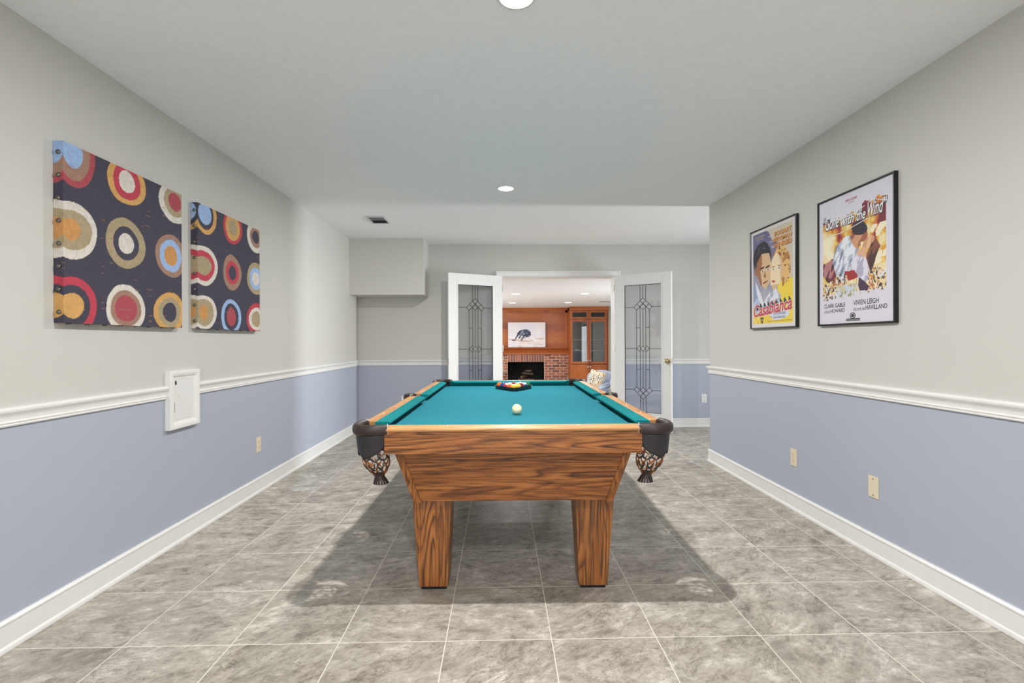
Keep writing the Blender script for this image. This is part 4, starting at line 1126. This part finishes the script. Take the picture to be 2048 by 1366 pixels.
for i, (dx, dy) in enumerate(((-.035, 0), (.035, 0), (0, -.035))):
    m1 = MB(); m1.tube([(dx, dy, .08), (dx, dy, .42)], .004, 6); tl_ = m1.build('tool', IRON, t); m1 = MB(); m1.lathe([(.001, 0), (.009, .005), (.011, .03), (.007, .055), (.001, .06)], dx, dy, .42, 10); m1.build('handle', BRASS, tl_, smooth=True)

# painting on the mantel
def bull(S, T):
    n = vnoise(S, T, 6, 101, 4); nf = vnoise(S, T, 30, 103, 3)
    g = np.clip(n*1.4-.2, 0, 1)[..., None]
    img = LN(216, 212, 222)*(1-g) + LN(232, 226, 222)*g
    m = (T > .62) & (vnoise(S, T*2, 9, 105, 3) > .56); img[m] = LN(206, 186, 178)
    m = blob(S, T, .55, .84, .36, .07, 0, .5, 107) & (n > .52); img[m] = LN(222, 208, 200)
    def shade(m, lo=.42, hi=.60):
        img[m] = LN(52, 56, 76); img[m & (nf > hi)] = LN(128, 134, 160); img[m & (nf < lo)] = LN(26, 28, 40)
    shade(poly(S, T, [(.24, .44), (.30, .34), (.40, .28), (.50, .27), (.56, .36), (.57, .48), (.52, .56), (.42, .54), (.32, .52), (.25, .56)], .04, 109), hi=.56)
    shade(poly(S, T, [(.46, .28), (.55, .31), (.61, .41), (.605, .52), (.57, .58), (.53, .60), (.47, .54)], .02, 111))
    shade(poly(S, T, [(.25, .48), (.30, .50), (.25, .60), (.21, .68), (.18, .70), (.20, .62)], .015, 113)); shade(poly(S, T, [(.33, .50), (.38, .52), (.32, .62), (.28, .66), (.27, .63)], .015, 115))
    shade(poly(S, T, [(.40, .52), (.47, .54), (.42, .64), (.37, .74), (.33, .75), (.36, .66)], .015, 117)); shade(poly(S, T, [(.48, .52), (.54, .54), (.50, .60), (.44, .66), (.46, .60)], .015, 119))
    m = poly(S, T, [(.54, .38), (.60, .50), (.57, .42)], .0) | poly(S, T, [(.55, .40), (.585, .52), (.60, .51), (.575, .40)]); img[m] = LN(60, 60, 74)
    for (a, b_, c, d, cc) in ((.10, .70, .10, .010, (150, 96, 70)), (.15, .725, .05, .016, (60, 44, 50)), (.60, .74, .10, .012, (196, 160, 150)), (.48, .76, .16, .014, (178, 150, 146)), (.20, .71, .08, .012, (120, 80, 70))):
        m = blob(S, T, a, b_, c, d, .25 if a < .3 else .1, .8, int(a*100)); img[m] = LN(*cc)
    return img
t = thing('bull_painting', 'pale frameless painting of a charging dark bull standing on the mantel', 'painting', (.684, FY1-.060, .9855), frame=FR_BACK)
t.rotation_euler = (FR_BACK.to_4x4() @ Matrix.Rotation(math.radians(-3), 4, 'X')).to_euler()
paint_grid('canvas_face', .975, .650, 240, 160, bull, .030, OILP, t, wrap=.028)
MB().box(-.48, .48, .004, .646, .002, .028).build('stretcher_frame', WHITEP, t)

# cabinet
KX0, KX1, KY = 1.768, 2.738, 12.35
K = thing('display_cabinet', 'tall cherry wood cabinet with glass upper doors beside the brick fireplace', 'cabinet', ((KX0+KX1)/2, KY, FZ))
kc = (KX0+KX1)/2
def kb(x0, x1, y0, y1, z0, z1, mb): mb.box(x0-kc, x1-kc, y0, y1, z0-FZ, z1-FZ); return mb
mb = MB(); kb(KX0, KX0+.03, .022, .60, FZ, 1.93, mb); kb(KX1-.03, KX1, .022, .60, FZ, 1.93, mb); kb(KX0+.03, KX1-.03, .57, .60, FZ, 1.93, mb)
kb(KX0+.03, KX1-.03, .022, .57, .555, .585, mb); kb(KX0+.03, KX1-.03, .022, .57, 1.69, 1.715, mb); kb(KX0+.03, KX1-.03, .022, .57, 1.90, 1.93, mb); kb(KX0+.03, KX1-.03, .022, .57, FZ+.06, FZ+.09, mb)
mb.build('carcass', CHERRY_Z, K)
mb = MB(); fr = [(.022, 1.925), (-.004, 1.925), (-.008, 1.945), (-.020, 1.955), (-.035, 1.985), (-.048, 1.998), (-.048, 2.0115), (.022, 2.0115)]
mb.rings([[(x-kc, y, zz_-FZ) for y, zz_ in fr] for x in (KX0-.03, KX1)]); mb.build('crown', CHERRY_X, K)
kb(KX0+.03, KX1-.03, .545, .568, .59, 1.685, MB()).build('cabinet_back', DARKIN, K)
mid_ = (2.2057+2.2638)/2
def door(x0, x1, z0, z1, name, pane, knob):
    sw = .052
    mb = MB(); kb(x0, x0+sw, 0, .020, z0, z1, mb); kb(x1-sw, x1, 0, .020, z0, z1, mb); kb(x0+sw, x1-sw, 0, .020, z0, z0+sw, mb); kb(x0+sw, x1-sw, 0, .020, z1-sw, z1, mb)
    d = mb.build(name, CHERRY_Z, K, bevel=.002)
    kb(x0+sw, x1-sw, .008, .012, z0+sw, z1-sw, MB()).build('glass_pane' if pane != CHERRY_Z else 'door_panel', pane, d)
    if knob:
        q_ = MB(); q_.lathe([(.001, .001), (.008, 0), (.006, -.012), (.016, -.018), (.017, -.026), (.010, -.032), (.001, -.033)], knob[0]-kc, 0, knob[1]-FZ, 16, 'y'); q_.build('knob', STEEL, d, smooth=True)
for (x0, x1, kx) in ((KX0+.001, mid_-.002, mid_-.029), (mid_+.002, KX1-.045, mid_+.029)):
    door(x0, x1, 1.700, 1.915, 'transom_door', GLASS_K, None)
    door(x0, x1, .570, 1.685, 'glass_door', GLASS_C, (kx, .642))
    door(x0, x1, FZ+.08, .545, 'lower_door', CHERRY_Z, (kx, .484))
for z in (.895, 1.172): kb(KX0+.031, KX1-.031, .06, .54, z-.006, z+.006, MB()).build('shelf', plain('shelf_edge', (224, 212, 200), .4) if z < 1 else bpy.data.materials['shelf_edge'], K)
mb = MB(); mb.hexa([(0, 0, 0), (.12, .02, 0), (.11, .16, 0), (-.01, .14, 0), (0, 0, .03), (.12, .02, .03), (.11, .16, .03), (-.01, .14, .03)])
bk = mb.build('paper_stack', WHITEP, None); bk.location = (1.90, KY+.16, .9012); tag(bk, 'small pale object lying on the lower shelf behind the cabinet glass', 'paper')
# family room vent
t = thing('family_vent', 'thin grey air vent in the family room ceiling over the cabinet corner', 'vent', (2.30, 10.75, ZF))
MB().box(-.13, .13, -.07, .07, -.006, 0).build('vent_frame', VENTW, t, bevel=.002)
for i in range(5): MB().box(-.11, .11, -.05+i*.022, -.042+i*.022, -.008, -.006).build('louvre', VENTD, t)

# armchairs with wavy pillows
def armchair(x, y, rz, label, sc_=1.0):
    t = thing('armchair', label, 'armchair', (x, y, FZ), rz, group='grey blue armchairs')
    # local: faces -x ; seat along x
    mb = MB(); mb.box(-.36, .30, -.28, .28, .24, .44); mb.build('seat_cushion', GREYBLUE, t, bevel=.04, seg=4)
    mb = MB(); P = []
    NB = 20
    for j in range(9):
        f = j/8; row = []
        for i in range(NB+1):
            a = (i/NB-.5)*2; yy = a*.33
            ztop = .865 - .10*abs(a)**2.6
            z_ = .30 + (ztop-.30)*f
            xx = .27 + .13*f - .09*abs(a)**2.2
            row.append((xx, yy, z_))
        P.append(row)
    mb.grid(P); o = mb.build('backrest', GREYBLUE, t, smooth='all', solid=.085); o.modifiers.new('b', 'BEVEL').width = .03
    for sy in (-1, 1):
        mb = MB(); mb.tube([(-.36, sy*.335, .20), (-.37, sy*.335, .50), (-.34, sy*.335, .575), (0, sy*.335, .60), (.30, sy*.32, .605)], .035, 10, flat=.028); mb.build('arm', GREYBLUE, t, smooth='all')
    mb = MB(); mb.box(-.35, .32, -.31, .31, .17, .24); mb.build('seat_frame', GREYBLUE, t, bevel=.01)
    for sx in (-.30, .28):
        for sy in (-.26, .26):
            mb = MB(); mb.lathe([(.014, 0), (.024, .17)], sx, sy, 0, 12); mb.build('leg', CHERRY_Z, t, smooth=True)
    return t
def pillow(x, y, z, rot, label, s=.20):
    mb = MB(); nn = 16
    for side in (1, -1):
        P = []
        for j in range(nn+1):
            row = []
            for i in range(nn+1):
                u, v = i/nn*2-1, j/nn*2-1
                th = .075*((1-abs(u)**2.5)*(1-abs(v)**2.5))**.5 if abs(u) < 1 and abs(v) < 1 else 0
                pin = 1-.07*(1-abs(u)**2)*abs(v)**3; pin2 = 1-.07*(1-abs(v)**2)*abs(u)**3
                row.append((u*s*pin2, v*s*pin, side*th))
            P.append(row)
        mb.grid(P)
    bmesh.ops.remove_doubles(mb.bm, verts=mb.bm.verts, dist=1e-5)
    o = mb.build('throw_pillow', PILLOW, None, smooth='all'); o.location = (x, y, z); o.rotation_euler = rot
    tag(o, label, 'pillow', 'wavy patterned pillows'); return o
def face_rot(nx, ny, nz, roll):
    z = Vector((nx, ny, nz)).normalized(); x = Vector((0, 0, 1)).cross(z).normalized(); y = z.cross(x)
    M = Matrix((x, y, z)).transposed() @ Matrix.Rotation(math.radians(roll), 3, 'Z'); return M.to_euler()
armchair(2.06, 10.72, math.radians(52), 'grey blue curved-back armchair nearest the cherry cabinet, seen over the table rail')
pillow(2.10, 10.74, .30, face_rot(-.55, -.80, .32, -14), 'cream pillow with wavy brown lines leaning in the armchair nearest the cabinet')
armchair(2.31, 9.50, math.radians(52), 'grey blue armchair nearer the doorway, mostly hidden by the door jamb')
pillow(2.35, 9.52, .30, face_rot(-.55, -.80, .32, -14), 'cream pillow with wavy dark lines in the armchair nearer the doorway, cut by the jamb')
